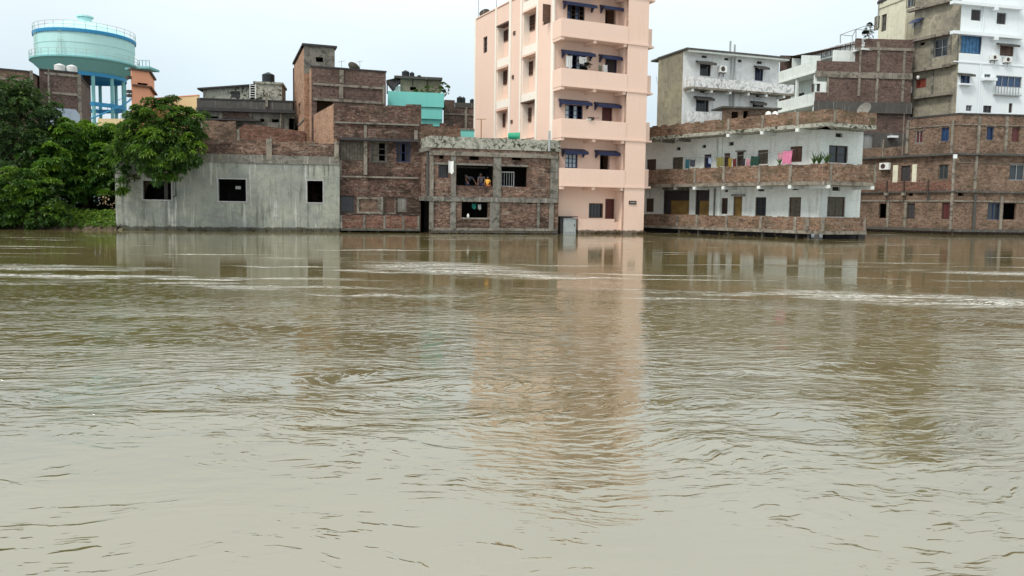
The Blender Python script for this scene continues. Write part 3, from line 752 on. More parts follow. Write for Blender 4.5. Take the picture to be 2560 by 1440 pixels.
# ================================================================== grey cement house (left)
def grey_house():
    F = Face(XY(289, 43.2), XY(849, 45.2))
    b = Bld('cement_house', 'low house of streaked grey cement with three bare window openings, standing in the water', 'house', F)
    zt = F.z(600, 407); zb = F.z(600, 386)
    R = [F.rect(357, 452, 428, 499), F.rect(546, 448, 615, 503), F.rect(768, 452, 807, 506)]
    mb = MB(); wall_mesh(mb, F, 0, F.L, -.6, zt, R)
    shell(mb, [F.A[:2], F.B[:2]], (-3.4 + 3.4, 8.5), zt)
    mb.build('wall', MT['cement'], b.root)
    mb = MB(); mb.box(F, .3, F.L - .3, -.6, 1.35, -6.0, -5.8); mb.box(F, 2.6, 2.8, 1.35, zt - .1, -4, -.3); mb.box(F, 9, 9.2, 1.35, zt - .1, -4, -.3)
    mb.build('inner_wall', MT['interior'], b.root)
    for r in R:
        mb = MB(); u0, u1, z0, z1 = r; t = .06
        mb.box(F, u0 - t, u0, z0 - t, z1 + t, -.02, .012); mb.box(F, u1, u1 + t, z0 - t, z1 + t, -.02, .012)
        mb.box(F, u0, u1, z1, z1 + t, -.02, .012); mb.box(F, u0, u1, z0 - t, z0, -.02, .015)
        w_ = mb.build('window', MT['surround'], b.root)
    # beam and ragged brick parapet with columns
    mb = MB(); mb.box(F, 0, F.L, zt, zb, -.3, .05); mb.build('beam', MT['conc'], b.root)
    zp = F.z(660, 350)
    u1 = F.u(668, 370); u2 = F.u(678, 370); u3 = F.u(836, 370)
    mb = MB(); ragged(mb, F, .6, u1, zb, F.z(600, 348), -.24, 0, .12, .3); ragged(mb, F, u2, u3, zb, F.z(760, 353), -.24, 0, .12, .3); mb.build('parapet', MT['b_redpale'], b.root)
    for (xa, xb, y) in ((666, 680, 345), (836, 847, 354), (546, 556, 386)):
        b.box('column', 'conc_pale', F.u(xa, 370), F.u(xb, 370), zb - .3, F.z((xa + xb) / 2, y), -.26, .07, F)
    # mounds of dirt on the roof edge
    mb = MB()
    for k in range(60):
        u = random.uniform(.5, F.L - .5); s_ = random.uniform(.04, .12)
        mb.box(F, u, u + s_ * 1.6, zb, zb + s_, .0, .0 + s_ * .6)
    mb.build('rubble', MT['b_dark'], b.root)
    # hanging pipe stub by the first window
    mb = MB(); q = F.pt; ua = F.u(440, 470)
    mb.tube([q(ua, F.z(440, 440), .05), q(ua, F.z(440, 490), .05), q(ua - .1, F.z(440, 492), .25)], .035, 6); mb.build('drain_pipe', MT['dark'], b.root)
    mb = MB(); mb.box(F, F.u(578, 470), F.u(592, 470), F.z(585, 472), F.z(585, 464), -1.3, -1.2); o = mb.build('paper_packet', MT['whitepl']); tag(o, 'small white packet hanging inside the middle window of the grey cement house', 'packet')
    # stair room on the roof
    F2 = Face(XY(598, 48.5), XY(764, 49.5)); b2 = Bld('stair_room', 'small red brick room with rounded left corner on the roof of the grey cement house', 'rooftop room', F2)
    z1, z2 = F2.z(640, 312), F2.z(760, 329); zl = zb - .2
    mb = MB(); n = 12
    tops = []
    for i in range(n + 1):
        u = F2.L * i / n; z = z1 + (z2 - z1) * max(0, (u / F2.L - .25) / .75)
        if i == 0: z -= .28
        tops.append((u, z))
    for i in range(n):
        (a, za), (c, zc) = tops[i], tops[i + 1]
        mb.quad([F2.pt(a, zl), F2.pt(c, zl), F2.pt(c, zc), F2.pt(a, za)], [(a, zl), (c, zl), (c, zc), (a, za)])
        mb.quad([F2.pt(a, za), F2.pt(c, zc), F2.pt(c, zc, -3), F2.pt(a, za, -3)], [(a, 0), (c, 0), (c, 3), (a, 3)])
        mb.quad([F2.pt(c, zl, -3), F2.pt(a, zl, -3), F2.pt(a, za, -3), F2.pt(c, zc, -3)], [(c, 0), (a, 0), (a, 3), (c, 3)])
    for (u, z) in (tops[0], tops[-1]): mb.quad([F2.pt(u, zl), F2.pt(u, z), F2.pt(u, z, -3), F2.pt(u, zl, -3)], [(0, 0), (0, z), (3, z), (3, 0)])
    mb.build('wall', MT['b_red'], b2.root)
    mb = MB(); mb.box(F2, -.1, .08, zl, z1 - .35, -.1, .06); mb.build('edge_plaster', MT['conc_pale'], b2.root)
grey_house()

# ================================================================== dark brick house
def dark_brick():
    F = Face(XY(849, 45.6), XY(1052, 46.6))
    b = Bld('dark_brick_house', 'dark sooty brick house with slatted windows, directly right of the grey cement house', 'house', F)
    zt = F.z(945, 262)
    H = [F.rect(850, 353, 911, 402), F.rect(928, 355, 965, 404), F.rect(991, 357, 1026, 405), F.rect(851, 489, 886, 532), F.rect(958, 492, 989, 534), F.rect(892, 493, 944, 534), F.rect(993, 494, 1016, 530)]
    u0 = F.u(834, 300)
    mb = MB(); zq = F.z(945, 491); wall_mesh(mb, F, 0, F.L, -.6, zq - .001, H); mb.build('lower_wall', MT['b_soot'], b.root)
    mb = MB(); wall_mesh(mb, F, 0, F.L, zq, F.z(945, 350), H); shell(mb, [F.A[:2], F.B[:2]], (-2.5, 9), F.z(945, 330)); mb.build('wall', MT['b_dark'], b.root)
    # upper storey, runs further left
    F2 = Face(tuple(F.pt(u0, 0)[:2]), tuple(F.B[:2])); uu = F2.L
    zm = F.z(945, 350)
    mb = MB(); ragged(mb, F2, 0, uu, zm, zt, -.3, .0, .1, .35)
    SL = Face(XY(785, 51.3), tuple(F2.A[:2]))
    s = MB(); wall_mesh(s, SL, 0, SL.L, 2.5, zt - .05, [], th=.2); s.build('side_wall', MT['b_tan'], b.root)
    mb.box(F2, uu - .95, uu, zt - .15, zt + .12, -.28, -.012)
    mb.quad([F2.pt(0, zt - .6, 0), F2.pt(uu, zt - .6, 0), F2.pt(uu, zt - .6, -6), F2.pt(0, zt - .6, -6)])
    mb.build('upper_wall', MT['b_dark'], b.root)
    b.bpx('ledge', 'conc', 836, 307, 1048, 311, -.01, .14, F)
    b.bpx('slab', 'slabdark', 849, 346, 1046, 352, -.01, .35, F)
    b.bpx('beam', 'conc_pale', 849, 441, 1046, 445, -.01, .07, F)
    for px in ((909, 353, 918, 437), (944, 492, 957, 536), (849, 400, 854, 440)): b.bpx('column', 'conc_pale', *px, -.01, .08, F)
    b.bpx('column', 'conc_pale', 910, 312, 917, 345, -.01, .06, F)
    b.bpx('column', 'conc_pale', 1036, 325, 1044, 350, -.01, .08, F)
    window(b, F, (H[0],), 'planks', frame='dark', pane='olivewood')
    window(b, F, (H[1],), 'half', frame='olivewood', pane='olivewood', nv=1, nh=2, surround='conc_dark')
    window(b, F, (H[2],), 'half', frame='navy', pane='slabdark', nv=2, nh=1)
    window(b, F, (H[3],), 'bars', frame='dark', pane='glass', nv=4)
    window(b, F, (H[4],), 'door', frame='conc_pale', pane='brown', name='door')
    w_ = MB(); u0_, u1_, z0, z1 = H[5]; w_.box(F, u0_, u1_, z0, z1, -.2, -.06); w_.build('blocked_opening', MT['b_brown'], b.root, uvoff=True)
    w_ = MB(); w_.box(F, u0_ , u0_ + .14, z0, z1, -.06, .03); w_.box(F, u0_ + .14, u1_, z1 - .12, z1, -.06, .03); w_.box(F, u0_ + .14, u1_, z0, z0 + .12, -.06, .03); w_.build('plaster_border', MT['conc_pale'], b.root)
    u0_, u1_, z0, z1 = H[6]; w_ = MB(); w_.box(F, u0_, u1_, z0, z1, -.2, -.05); w_.build('plaster_panel', MT['conc'], b.root)
    w_ = MB(); w_.box(F, .05, F.L - .05, .0, F.z(945, 345), -3.2, -3.0); w_.build('inner_wall', MT['interior'], b.root)
    # low balcony over the water
    u1 = F.u(1046, 555); z0 = F.z(950, 571, 1.); z1 = F.z(950, 539, 1.)
    mb = MB(); mb.box(F, .1, u1, z0 - .14, z0, 0.0, 1.25); mb.build('balcony_slab', MT['conc'], b.root)
    mb = MB(); ragged(mb, F, .15, u1 - .06, z0, z1, 1.02, 1.2, .06, .3); mb.build('balcony_parapet', MT['b_red'], b.root)
    for px_ in (853, 911, 961, 1008, 1046):
        uu_ = F.u(px_, 555, 1.2) ; mb = MB(); mb.box(F, uu_ - .06, uu_ + .06, z0, z1, 1.0, 1.225); mb.build('post', MT['conc'], b.root)
    mb = MB()
    for uu_ in (.5, 2.2, 4.0): mb.box(F, uu_, uu_ + .2, z0 - .5, z0 - .141, 0, 1.0)
    mb.build('balcony_beam', MT['conc_dark'], b.root)
dark_brick()

# ================================================================== concrete frame house with people
def frame_house():
    C = XY(1074, 44.7); F = Face(C, XY(1396, 46.7)); L = Face(XY(1046, 47.2), C)
    b = Bld('framed_brick_house', 'unfinished two storey brick house with a bare concrete frame, people at its upper opening', 'house', F)
    zt = F.z(1235, 374)
    H = [F.rect(1096, 412, 1122, 445), F.rect(1098, 386, 1109, 397), F.rect(1141, 413, 1234, 464), F.rect(1174, 389, 1198, 400),
         F.rect(1252, 417, 1318, 467), F.rect(1280, 392, 1304, 401), F.rect(1154, 505, 1220, 544), F.rect(1319, 505, 1330, 510), F.rect(1349, 505, 1359, 510)]
    mb = MB(); wall_mesh(mb, F, 0, F.L, -.6, zt, H, th=.25); HL = [L.rect(1062, 410, 1070, 444)]
    zq = F.z(1235, 504); wall_mesh(mb, L, 0, L.L, zq, zt, HL, th=.25); wall_mesh(mb, L, 0, L.L, -.6, zq - .002, [], o=-1.1); shell(mb, [L.A[:2], F.A[:2], F.B[:2]], (-3.5, 7.5), zt); mb.build('wall', MT['b_redpale'], b.root)
    zm = F.z(1235, 493); z2 = F.z(1235, 504)
    mb = MB(); mb.quad([F.pt(.1, zm, -.3), F.pt(F.L - .1, zm, -.3), F.pt(F.L - .1, zm, -6), F.pt(.1, zm, -6)]); mb.build('floor_slab', MT['interior'], b.root)
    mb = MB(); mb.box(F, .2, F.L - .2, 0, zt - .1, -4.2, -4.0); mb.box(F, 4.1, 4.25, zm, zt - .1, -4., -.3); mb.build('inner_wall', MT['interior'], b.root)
    b.box('inner_beam', 'conc', .3, 4.0, F.z(1190, 421, -2), F.z(1190, 417, -2), -2.2, -2., F)
    # frame
    b.line('beam', 'conc_pale', 1074, 375, 1395, 387, .26, -.01, .16)
    b.line('beam', 'conc', 1060, 493, 1394, 494, .28, -.01, .14)
    b.line('beam', 'conc', 1080, 408, 1320, 410, .12, -.01, .05)
    b.line('beam', 'conc_pale', 1078, 569, 1394, 572, .16, -.01, .12)
    b.line('beam', 'conc_dark', 1078, 576, 1394, 580, .12, -.01, .2)
    mb = MB(); mb.box(L, 0, L.L - .005, zt - .2, zt + .04, -.01, .16); mb.build('side_beam', MT['conc'], b.root)
    mb = MB(); mb.box(L, 0, L.L - .005, z2, zm, -.01, .14); mb.build('side_beam', MT['conc'], b.root)
    ux = lambda p, y: F.u(p, y)
    for (xa, xb, y) in ((1127, 1139, 440), (1233, 1252, 440), (1376, 1395, 440)): b.box('column', 'conc', ux(xa, y), ux(xb, y), zm, zt - .24, -.01, .11)
    b.box('column', 'conc_pale', 0.0, ux(1083, 440), zm, zt - .24, -.01, .11)
    for (xa, xb, y) in ((1073, 1083, 540), (1125, 1139, 540), (1224, 1248, 540), (1342, 1348, 540), (1372, 1383, 540)): b.box('column', 'conc', ux(xa, y), ux(xb, y), .25, z2, -.01, .1)
    b.box('column', 'conc_dark', L.L - .45, L.L - .15, zm, zt - .22, -.01, .1, L)
    # parapet
    z1 = F.z(1235, 345)
    mb = MB(); ragged(mb, F, -.05, F.L + .05, zt + .003, z1, -.2, .04, .05, .4); mb.box(L, 0, L.L - .21, zt + .003, z1 - .02, -.2, .04); mb.build('parapet', MT['mossy'], b.root)
    # openings
    u0, u1, z0, z1_ = H[6]; b.box('sill', 'conc_pale', u0 - .05, u1 + .1, z0 - .1, z0, -.2, .1)
    window(b, F, (H[0],), 'bars', frame='dark', pane='glass', nv=3)
    window(b, F, (H[4],), 'hole')
    mb = MB(); u0, u1, z0, z1_ = H[4]
    mb.box(F, u0, u0 + .9, z0, z0 + .05, -.24, -.2); mb.box(F, u0 + .86, u0 + .9, z0 + .05, z1_ - .3, -.24, -.2); mb.box(F, u0, u0 + .86, z1_ - .35, z1_ - .3, -.24, -.2)
    for k in range(5): mb.box(F, u0 + .1 + .16 * k, u0 + .12 + .16 * k, z0 + .05, z1_ - .35, -.235, -.215)
    mb.build('window_grille', MT['metal'], b.root)
    window(b, L, (HL[0],), 'planks', frame='dark', pane='dark')
    # white cloth caught on the column
    hang_cloth(F, ux(1120, 425), ux(1133, 425), F.z(1127, 432), F.z(1127, 402), .16, 'whitepl', 'white rag hanging against the grey column of the framed brick house', 'rag', folds=1)
    # things inside the lower window
    hang_cloth(F, ux(1184, 515), ux(1194, 515), F.z(1190, 521), F.z(1190, 508), -.5, cloth('cloth_teal', (.03, .28, .24)).name and 'cloth_teal', 'teal cloth hanging inside the lower opening of the framed brick house', 'laundry')
    hang_cloth(F, ux(1199, 515), ux(1207, 515), F.z(1203, 523), F.z(1203, 510), -.5, 'whitepl', 'white cloth hanging inside the lower opening of the framed brick house', 'laundry')
    mb = MB(); c = F.pt(ux(1171, 540), z0, -.1); c.z = H[6][2]; mb.lathe(c, [(0, 0), (.07, 0), (.08, .14), (.04, .2), (.04, .24), (0, .24)], 10); tag(mb.build('plastic_bottle', MT['whitepl']), 'white plastic bottle on the sill of the lower opening of the framed brick house', 'bottle')
    # people at the upper opening
    yaw = math.atan2(F.U.y, F.U.x) + pi
    base = lambda px, y, o: tuple(F.pt(F.u(px, y, o), zm, o))
    sill = H[2][2]
    J = dict(STAND); J.update(pelvis=(.06, -.12, .52), belly=(.03, -.06, .6), chest=(-.03, .05, .68), neck=(.1, .13, .74), head=(.16, .19, .77), crown=(.2, .22, .8), shoL=(-.1, .08, .72), shoR=(.08, .1, .73), elbL=(-.17, .13, .62), elbR=(.17, .16, .64), wriL=(-.2, .2, .54), wriR=(.12, .24, .56), hipL=(0, -.12, .49), hipR=(.1, -.12, .49))
    person(base(1172, 480, -.75), yaw, 1.66, J, 'person in dark clothes bending over in the wide upper opening of the framed brick house', cloth('cloth_slate', (.05, .06, .08)), MT['navy'])
    J = dict(STAND); J.update(chest=(.0, .06, .7), neck=(.03, .12, .81), head=(.05, .15, .87), crown=(.05, .16, .92), shoL=(-.1, .06, .77), shoR=(.11, .08, .77), elbL=(-.12, .17, .68), elbR=(.15, .2, .66), wriL=(-.08, .27, .56), wriR=(.17, .29, .55))
    person(base(1202, 480, -.62), yaw, 1.60, J, 'person in grey leaning forward on both arms beside the child in yellow', cloth('cloth_grey', (.14, .14, .17)), MT['navy'])
    person(base(1218.5, 480, -.36), yaw, 1.33, STAND, 'child in a bright yellow shirt standing at the right end of the wide upper opening', cloth('cloth_yellow', (.85, .45, .08)), cloth('cloth_orange', (.6, .12, .04)))
    # roof: green tub, pipes
    zr = z1
    c = F.pt(F.u(1290, 345), z1 - .1, -.6)
    t = thing('plastic_tub', 'green plastic tub lying on the mossy roof parapet beside the pink building', 'tub', tuple(c))
    s = MB(); mm = [(0, 0), (.2, 0), (.24, .06), (.27, .7), (.3, .72), (.27, .74), (.22, .1), (0, .06)]
    s.lathe((0, 0, 0), mm, 18); M = Matrix.Translation(c + Vector((-.35, 0, .28))) @ Matrix.Rotation(radians(90), 4, 'Y'); s.v = [tuple(M @ Vector(v)) for v in s.v]; s.build('tub_body', MT['greenpl'], t)
    s = MB(); s.wbox((c.x, c.y, c.z - .02), .9, .6, .06); s.build('board', MT['conc_pale'], t)
    q = F.pt(F.u(1207, 340), zt, -.5)
    t = thing('rust_pole', 'rusty T shaped pole standing on the roof in front of the pink building', 'pole', tuple(q)); s = MB(); zt2 = F.z(1207, 298, -.5); s.tube([q, (q.x, q.y, zt2)], .03, 6); s.tube([q + Vector((-.3, 0, zt2 - q.z)), q + Vector((.3, 0, zt2 - q.z))], .02, 6); s.build('pole', cloth('rust', (.3, .14, .05)), t)
    q = F.pt(F.u(1373, 375, .2), F.z(1373, 378, .2), .2)
    s = MB(); s.tube([q, (q.x, q.y, F.z(1373, 327, .2))], .07, 8); tag(s.build('vent_pipe', MT['greypl']), 'grey vent pipe on the right corner of the framed brick house', 'pipe')
frame_house()
# ================================================================== tower house (tan brick) behind
def tower_house():
    C = XY(762, 53.0); L = Face(XY(737, 60.3), C); F = Face(C, XY(838, 53.75))
    b = Bld('brick_tower_house', 'tall narrow brick house with tan side wall and a grey weathered stair tower', 'house', F)
    zt = F.z(800, 117); z1 = F.z(800, 168)
    Hf = [F.rect(790, 143, 808, 155)]; Hl = [L.rect(746, 258, 751, 290)]
    mb = MB(); wall_mesh(mb, F, 0, F.L, z1 - .5, zt, Hf); mb.build('tower_wall', MT['conc'], b.root)
    mb = MB(); wall_mesh(mb, L, 0, L.L, -.5, zt - .1, Hl); wall_mesh(mb, F, 0, F.L, 1, z1 - .501, []); mb.build('side_wall', MT['b_tan'], b.root)
    mb = MB(); shell(mb, [L.A[:2], C, F.B[:2]], (2.2, .9), zt - .05, 0.5); 
    a, c, d = Vector((*L.A[:2], 0)), Vector((*F.B[:2], 0)), 0
    mb.build('back_wall', MT['conc_dark'], b.root)
    mb = MB(); mb.box(F, -.12, F.L + .15, zt, zt + .14, -1, .12); mb.box(L, 0, L.L - .003, zt, zt + .14, -1.0, .12); mb.build('roof_slab', MT['slabdark'], b.root)
    mb = MB(); z = L.z(750, 215); mb.box(L, 0, L.L, 7.6, 7.75, -.01, .05); mb.box(L, 0, L.L, 5.6, 5.72, -.01, .05); mb.build('plaster_band', MT['conc_pale'], b.root)
    mb = MB(); q = L.pt(0.15, 0, .05); mb.tube([q + Vector((0, 0, 1)), q + Vector((0, 0, zt - .3))], .05, 6); mb.build('drain_pipe', MT['dark'], b.root)
    # front block
    C2 = XY(780, 51.5); F2 = Face(C2, XY(964, 53.2)); L2 = Face((C2[0] - .55, C2[1] + 1.45), C2)
    z2 = F2.z(870, 174)
    H2 = [F2.rect(792, 249, 832, 284)]
    b2 = b
    mb = MB(); wall_mesh(mb, F2, 0, F2.L, 4.0, z2, H2); shell(mb, [L2.A[:2], C2, F2.B[:2]], (-2, 6), z2, 1); mb.build('front_wall', MT['b_plum'], b.root)
    mb = MB(); wall_mesh(mb, F2, 0, F.u(836, 330) + .7, 1, 3.999, []); wall_mesh(mb, L2, 0, L2.L, 1, z2, []); mb.build('tan_wall', MT['b_tan'], b.root)
    mb = MB(); mb.box(F2, .05, F2.L - .1, 2, z2 - .2, -3, -2.8); mb.build('inner_wall', MT['maroon'], b.root)
    zz = F2.z(870, 170)
    b.box('parapet_cap', 'slabdark', -.05, F2.L + .05, z2, z2 + .1, -.3, .05, F2)
    b.line('beam', 'conc_pale', 783, 208, 960, 216, .16, -.01, .08, F2)
    b.line('beam', 'conc_pale', 783, 244, 955, 254, .18, -.01, .08, F2)
    for (xa, xb, y0, y1) in ((849, 859, 175, 208), (848, 858, 214, 246), (957, 962, 212, 262)):
        b.bpx('column', 'conc_pale', xa, y0, xb, y1, -.01, .09, F2)
    q = F2.pt(F2.u(884, 168), z2 + .05, -.4)
    dish(q, .45, radians(150), radians(-50), 'small satellite dish tilted to the sky on the brick tower house roof', 'conc_pale', .1)
    for px, top, lb in ((855, 160, 'thin aerial mast on the brick tower house roof, the left one'), (901, 160, 'thin aerial mast on the brick tower house roof, the right one')):
        q = F2.pt(F2.u(px, 170), z2, -.3); s = MB(); zt_ = F2.z(px, top - 8, -.3); s.tube([q, (q.x, q.y, zt_)], .015, 4); s.tube([(q.x - .25, q.y, zt_ - .1), (q.x + .25, q.y, zt_)], .012, 4); tag(s.build('aerial', MT['metal']), lb, 'aerial')
tower_house()

# ================================================================== pink building
def pink_building():
    C = XY(1379, 47.4); L = Face(XY(1185, 58.0), C); F = Face(C, XY(1612, 50.3))
    b = Bld('pink_apartment_building', 'tall salmon pink apartment block with navy window shades and white vertical trim', 'building', F)
    OB = 1.15
    zr = L.z(1190, 49); zr2 = zr + .02
    uB = F.u(1557, 560, OB); uE = F.u(1609, 560, OB); uB = F.u(1562, 430, OB)
    # --- front wall and its openings
    wins = [((1418, 12, 1462, 50), 'half', 'dark', 'glassblue'), ((1513, 22, 1540, 60), 'hole', 0, 0),
            ((1420, 137, 1465, 178), 'half', 'bluepaint', 'glasspale'), ((1513, 146, 1543, 187), 'door', 'navy', 'slabdark'),
            ((1413, 262, 1457, 302), 'half', 'navy', 'glasspale'), ((1505, 267, 1531, 308), 'door', 'maroon', 'maroon'),
            ((1413, 384, 1444, 420), 'glass', 'bluepaint', 'glasspale'), ((1500, 388, 1524, 430), 'hole', 0, 0),
            ((1472, 508, 1508, 545), 'bars', 'brown', 'glass'), ((1513, 497, 1537, 550), 'door', 'brown', 'maroon')]
    mb = MB(); H = []
    for (px, k, fr, pn) in wins: H.append(F.rect(*px))
    wall_mesh(mb, F, 0, uB, -.6, zr, H)
    mb.build('front_wall', MT['pinktide'], b.root)
    for (px, k, fr, pn), r in zip(wins, H):
        if k == 'hole': continue
        window(b, F, (r,), k, frame=fr, pane=pn, nv=(3 if k == 'bars' else 2 if k == 'glass' else 3 if k == 'half' else 1), nh=2 if k in ('glass', 'half') else 0, name='door' if k == 'door' else 'window')
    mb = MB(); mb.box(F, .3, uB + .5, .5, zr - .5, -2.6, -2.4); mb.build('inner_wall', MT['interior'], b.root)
    for px in ((1412, 3, 1488, 13), (1505, 13, 1565, 25), (1408, 125, 1484, 139), (1502, 136, 1560, 149), (1402, 248, 1476, 263), (1490, 256, 1562, 270), (1408, 371, 1466, 386), (1492, 375, 1550, 389)):
        sunshade(b, F, px, dep=.6)
    # --- projecting right block and back
    mb = MB(); Hb = [F.rect(1572, 502, 1590, 511, OB)]
    wall_mesh(mb, F, uB, uE, -.6, zr, [], o=OB, th=.25)
    q = F.pt
    mb.quad([q(uB, -.6, 0), q(uB, -.6, OB), q(uB, zr, OB), q(uB, zr, 0)], [(0, -.6), (1, -.6), (1, zr), (0, zr)])
    mb.quad([q(uE, -.6, OB), q(uE, -.6, -9), q(uE, zr, -9), q(uE, zr, OB)], [(0, -.6), (10, -.6), (10, zr), (0, zr)])
    mb.quad([q(uE, -.6, -10), q(.0, -.6, -11.5), q(0, zr, -11.5), q(uE, zr, -10)])
    mb.quad([q(0, zr - .5, 0), q(uE, zr - .5, OB), q(uE, zr - .5, -9), q(0, zr - .5, -11.5)])
    mb.build('corner_block', MT['pinktide'], b.root)
    mb = MB(); u0, u1, z0, z1 = Hb[0]; mb.box(F, u0, u1, z0, z1, OB, OB + .05); pl = mb.build('wall_plaque', MT['dark'], b.root)
    mb = MB(); mb.box(F, u0 + .08, u1 - .08, (z0 + z1) / 2 - .03, (z0 + z1) / 2 + .03, OB + .05, OB + .06); mb.build('inset', MT['metal'], pl)
    # --- balconies
    rows = [(56, 96, 1), (178, 218, 1), (301, 343, 1), (423, 463, 1), (-62, -26, 1)]
    for (y0, y1, _) in rows:
        z1 = F.z(1490, y0, OB); z0 = F.z(1490, y1, OB)
        if y0 < -50: z1 = zr + .1
        ul = F.u(1402, y1, OB)
        s = MB(); s.box(F, ul, uB - .003, z0 - .12, z0, 0.004, OB + .06)
        s.box(F, uB, uE + .02, z0 - .12, z0, OB + .002, OB + .06)
        bal = s.build('balcony', MT['pink'], b.root)
        s = MB(); s.box(F, ul, uB - .003, z0, z1, OB - .12, OB + .03); s.box(F, ul, ul + .12, z0, z1, .004, OB - .123); s.build('parapet', MT['pink'], bal)
        for uu in (ul + .02, (ul + uB) / 2 - .1, uB - .3):
            s = MB(); s.box(F, uu, uu + .22, z0 - .30, z0 - .124, .004, OB + .0); s.build('beam', MT['pink'], bal)
        # side balcony on the right flank
        s = MB(); s.box(F, uE + .003, uE + .55, z0 + .02, z1 + .15, -2.6, .75); s.box(F, uE + .003, uE + .68, z0 - .1, z0 + .017, -2.6, .85); sb = s.build('side_balcony', MT['pink'], b.root)
        s = MB(); s.box(F, uE + .003, uE + .4, z0 - .32, z0 - .104, -.1, .3); s.build('bracket', MT['pink'], sb)
    # side bits seen past the right edge
    for (y0, y1) in ((150, 190), (268, 310)):
        z0, z1 = F.z(1625, y1), F.z(1625, y0)
        s = MB(); s.box(F, uE + .003, uE + .5, z0, z1, -2.2, -2.15); s.build('side_screen', MT['bluewall'], b.root)
    # --- left flank
    uA0, uA1 = L.u(1243, 200), L.u(1272, 200); uB0, uB1 = L.u(1306, 200), L.u(1341, 200)
    bays = []
    for (x0, x1, xc, ys) in ((uA0, uA1, 1257, ((60, 146), (168, 250), (272, 345))), (uB0, uB1, 1323, ((-72, 1), (24, 113), (136, 232), (252, 345)))):
        for (ya, yb) in ys: bays.append((x0, x1, L.z(xc, yb), L.z(xc, ya)))
    solid = [L.rect(1208, 92, 1218, 132), L.rect(1357, 17, 1376, 60)]
    lowz = L.z(1260, 345) - .0
    mb = MB(); wall_mesh(mb, L, 0, L.L, -.6, zr, bays + solid, th=.55)
    mb.build('side_wall', MT['pink'], b.root)
    recw = [(1261, 76, 1271, 103), (1250, 180, 1268, 213), (1254, 284, 1264, 318), (1330, -66, 1340, -30), (1326, 38, 1338, 76), (1322, 154, 1333, 188), (1317, 270, 1329, 305)]
    RH = [L.rect(*p, -.5) for p in recw]
    for (i, (x0, x1, z0, z1)) in enumerate(bays):
        s = MB(); hs = [h for h in RH if x0 - .3 < (h[0] + h[1]) / 2 < x1 + .3 and z0 < (h[2] + h[3]) / 2 < z1]
        hs = [(max(h[0], x0 + .1), min(h[1], x1 - .06), h[2], h[3]) for h in hs]
        wall_mesh(s, L, x0, x1, z0, z1, hs, o=-.5, th=.1); rp_ = s.build('recess_wall', MT['pink'], b.root)
        s = MB(); s.box(L, x0 + .004, x0 + .06, z0, z1, -.497, -.003); s.build('recess_side', MT['pinkwhite'], rp_)
        s = MB(); s.box(L, x0, x1, z1 - .1, z1 - .003, -.45, .12); s.build('lintel', MT['brown'] if i % 3 == 0 else MT['pink'], rp_)
        for h in hs: window(b, L, (h,), 'half', o=-.5, frame='brown', pane='glasspale', nv=1, nh=3, dep=.05, proud=.1)
        s = MB(); s.box(L, x0, x1, z0 - (.55 if z0 > lowz + .5 else .0) - .01, z0 - .003, .004, .05); s.build('spandrel', MT['pinkwhite'], b.root)
    window(b, L, (solid[0],), 'glass', frame='brown', pane='glass', nv=0, nh=2)
    window(b, L, (solid[1],), 'shutter', frame='brown', pane='dark', nv=1)
    u0, u1, z0, z1 = solid[1]
    s = MB(); s.box(L, u1 - .03, u1 + .02, z0, z1, .0, .55); s.build('open_shutter', MT['brown'], b.root)
    for (px, w_) in ((1189.5, .22), (1240.5, .2), (1276, .3), (1303, .2), (1343.5, .24)):
        uu = L.u(px, 200); b.box('pilaster', 'pinkwhite', uu - w_ / 2, uu + w_ / 2, -.6, zr + .05, .003, .1, L)
    b.box('pilaster', 'pinkwhite', L.L - .28, L.L + .05, -.6, zr + .05, .004, .1, L)
    for px in ((1284, 78, 1289, 87), (1281, 188, 1285, 197), (1278, 300, 1282, 308)): 
        u0, u1, z0, z1 = L.rect(*px); s = MB(); s.box(L, u0, u1, z0, z1, .003, .06); s.build('vent', MT['brown'], b.root)
    b.box('roof_cap', 'pink', 0, L.L, zr, zr + .08, -.3, .06, L)
    q0 = L.pt(0, 0, .15)
    for (ya, yb) in ((55, 85),): 
        s = MB(); s.box(L, -.45, -.01, L.z(1186, yb), L.z(1186, ya), -1.6, -.1); s.build('side_ledge', MT['pink'], b.root)
    s = MB(); s.box(L, -.2, -.01, L.z(1186, 180), L.z(1186, 148), -.4, -.1); s.build('drain_box', MT['metal'], b.root)
    # roof things
    c = L.pt(L.u(1213, 38, -.4), zr, -.4); dish(c, .42, radians(-20), radians(-35), 'dark satellite dish on the roof edge of the pink building', 'dark', .25)
    for (px, k) in ((1196, 'left'), (1241, 'right')):
        c = L.pt(L.u(px, 30, -.5), zr, -.5); s = MB(); s.tube([c, c + Vector((0, 0, 2.2))], .03, 5); s.tube([c + Vector((-.3, 0, 1.9)), c + Vector((.3, 0, 1.9))], .015, 4)
        tag(s.build('aerial', MT['metal']), 'thin aerial on the pink building roof, the %s one' % k, 'aerial')
    # laundry and plants on the balconies
    z = F.z(1430, 176, .55)
    hang_cloth(F, F.u(1414, 150, .5), F.u(1430, 150, .5), F.z(1422, 168, .5), F.z(1422, 138, .5), .5, 'whitepl', 'white cloth left of the shrub, on the second highest visible balcony of the pink building', 'laundry')
    hang_cloth(F, F.u(1448, 150, .5), F.u(1467, 150, .5), F.z(1458, 160, .5), F.z(1458, 141, .5), .5, 'whitepl', 'white cloth above the dark potted shrub on a balcony of the pink building', 'laundry')
    cloth('cloth_darkmaroon', (.06, .03, .035)); cloth('cloth_lilac', (.5, .42, .52)); cloth('cloth_greyolive', (.2, .2, .15))
    hang_cloth(F, F.u(1496, 172, .5), F.u(1504, 172, .5), F.z(1500, 182, .5), F.z(1500, 162, .5), .5, 'cloth_greyolive', 'olive garment drying beside the doorway on the second balcony from the top', 'laundry')
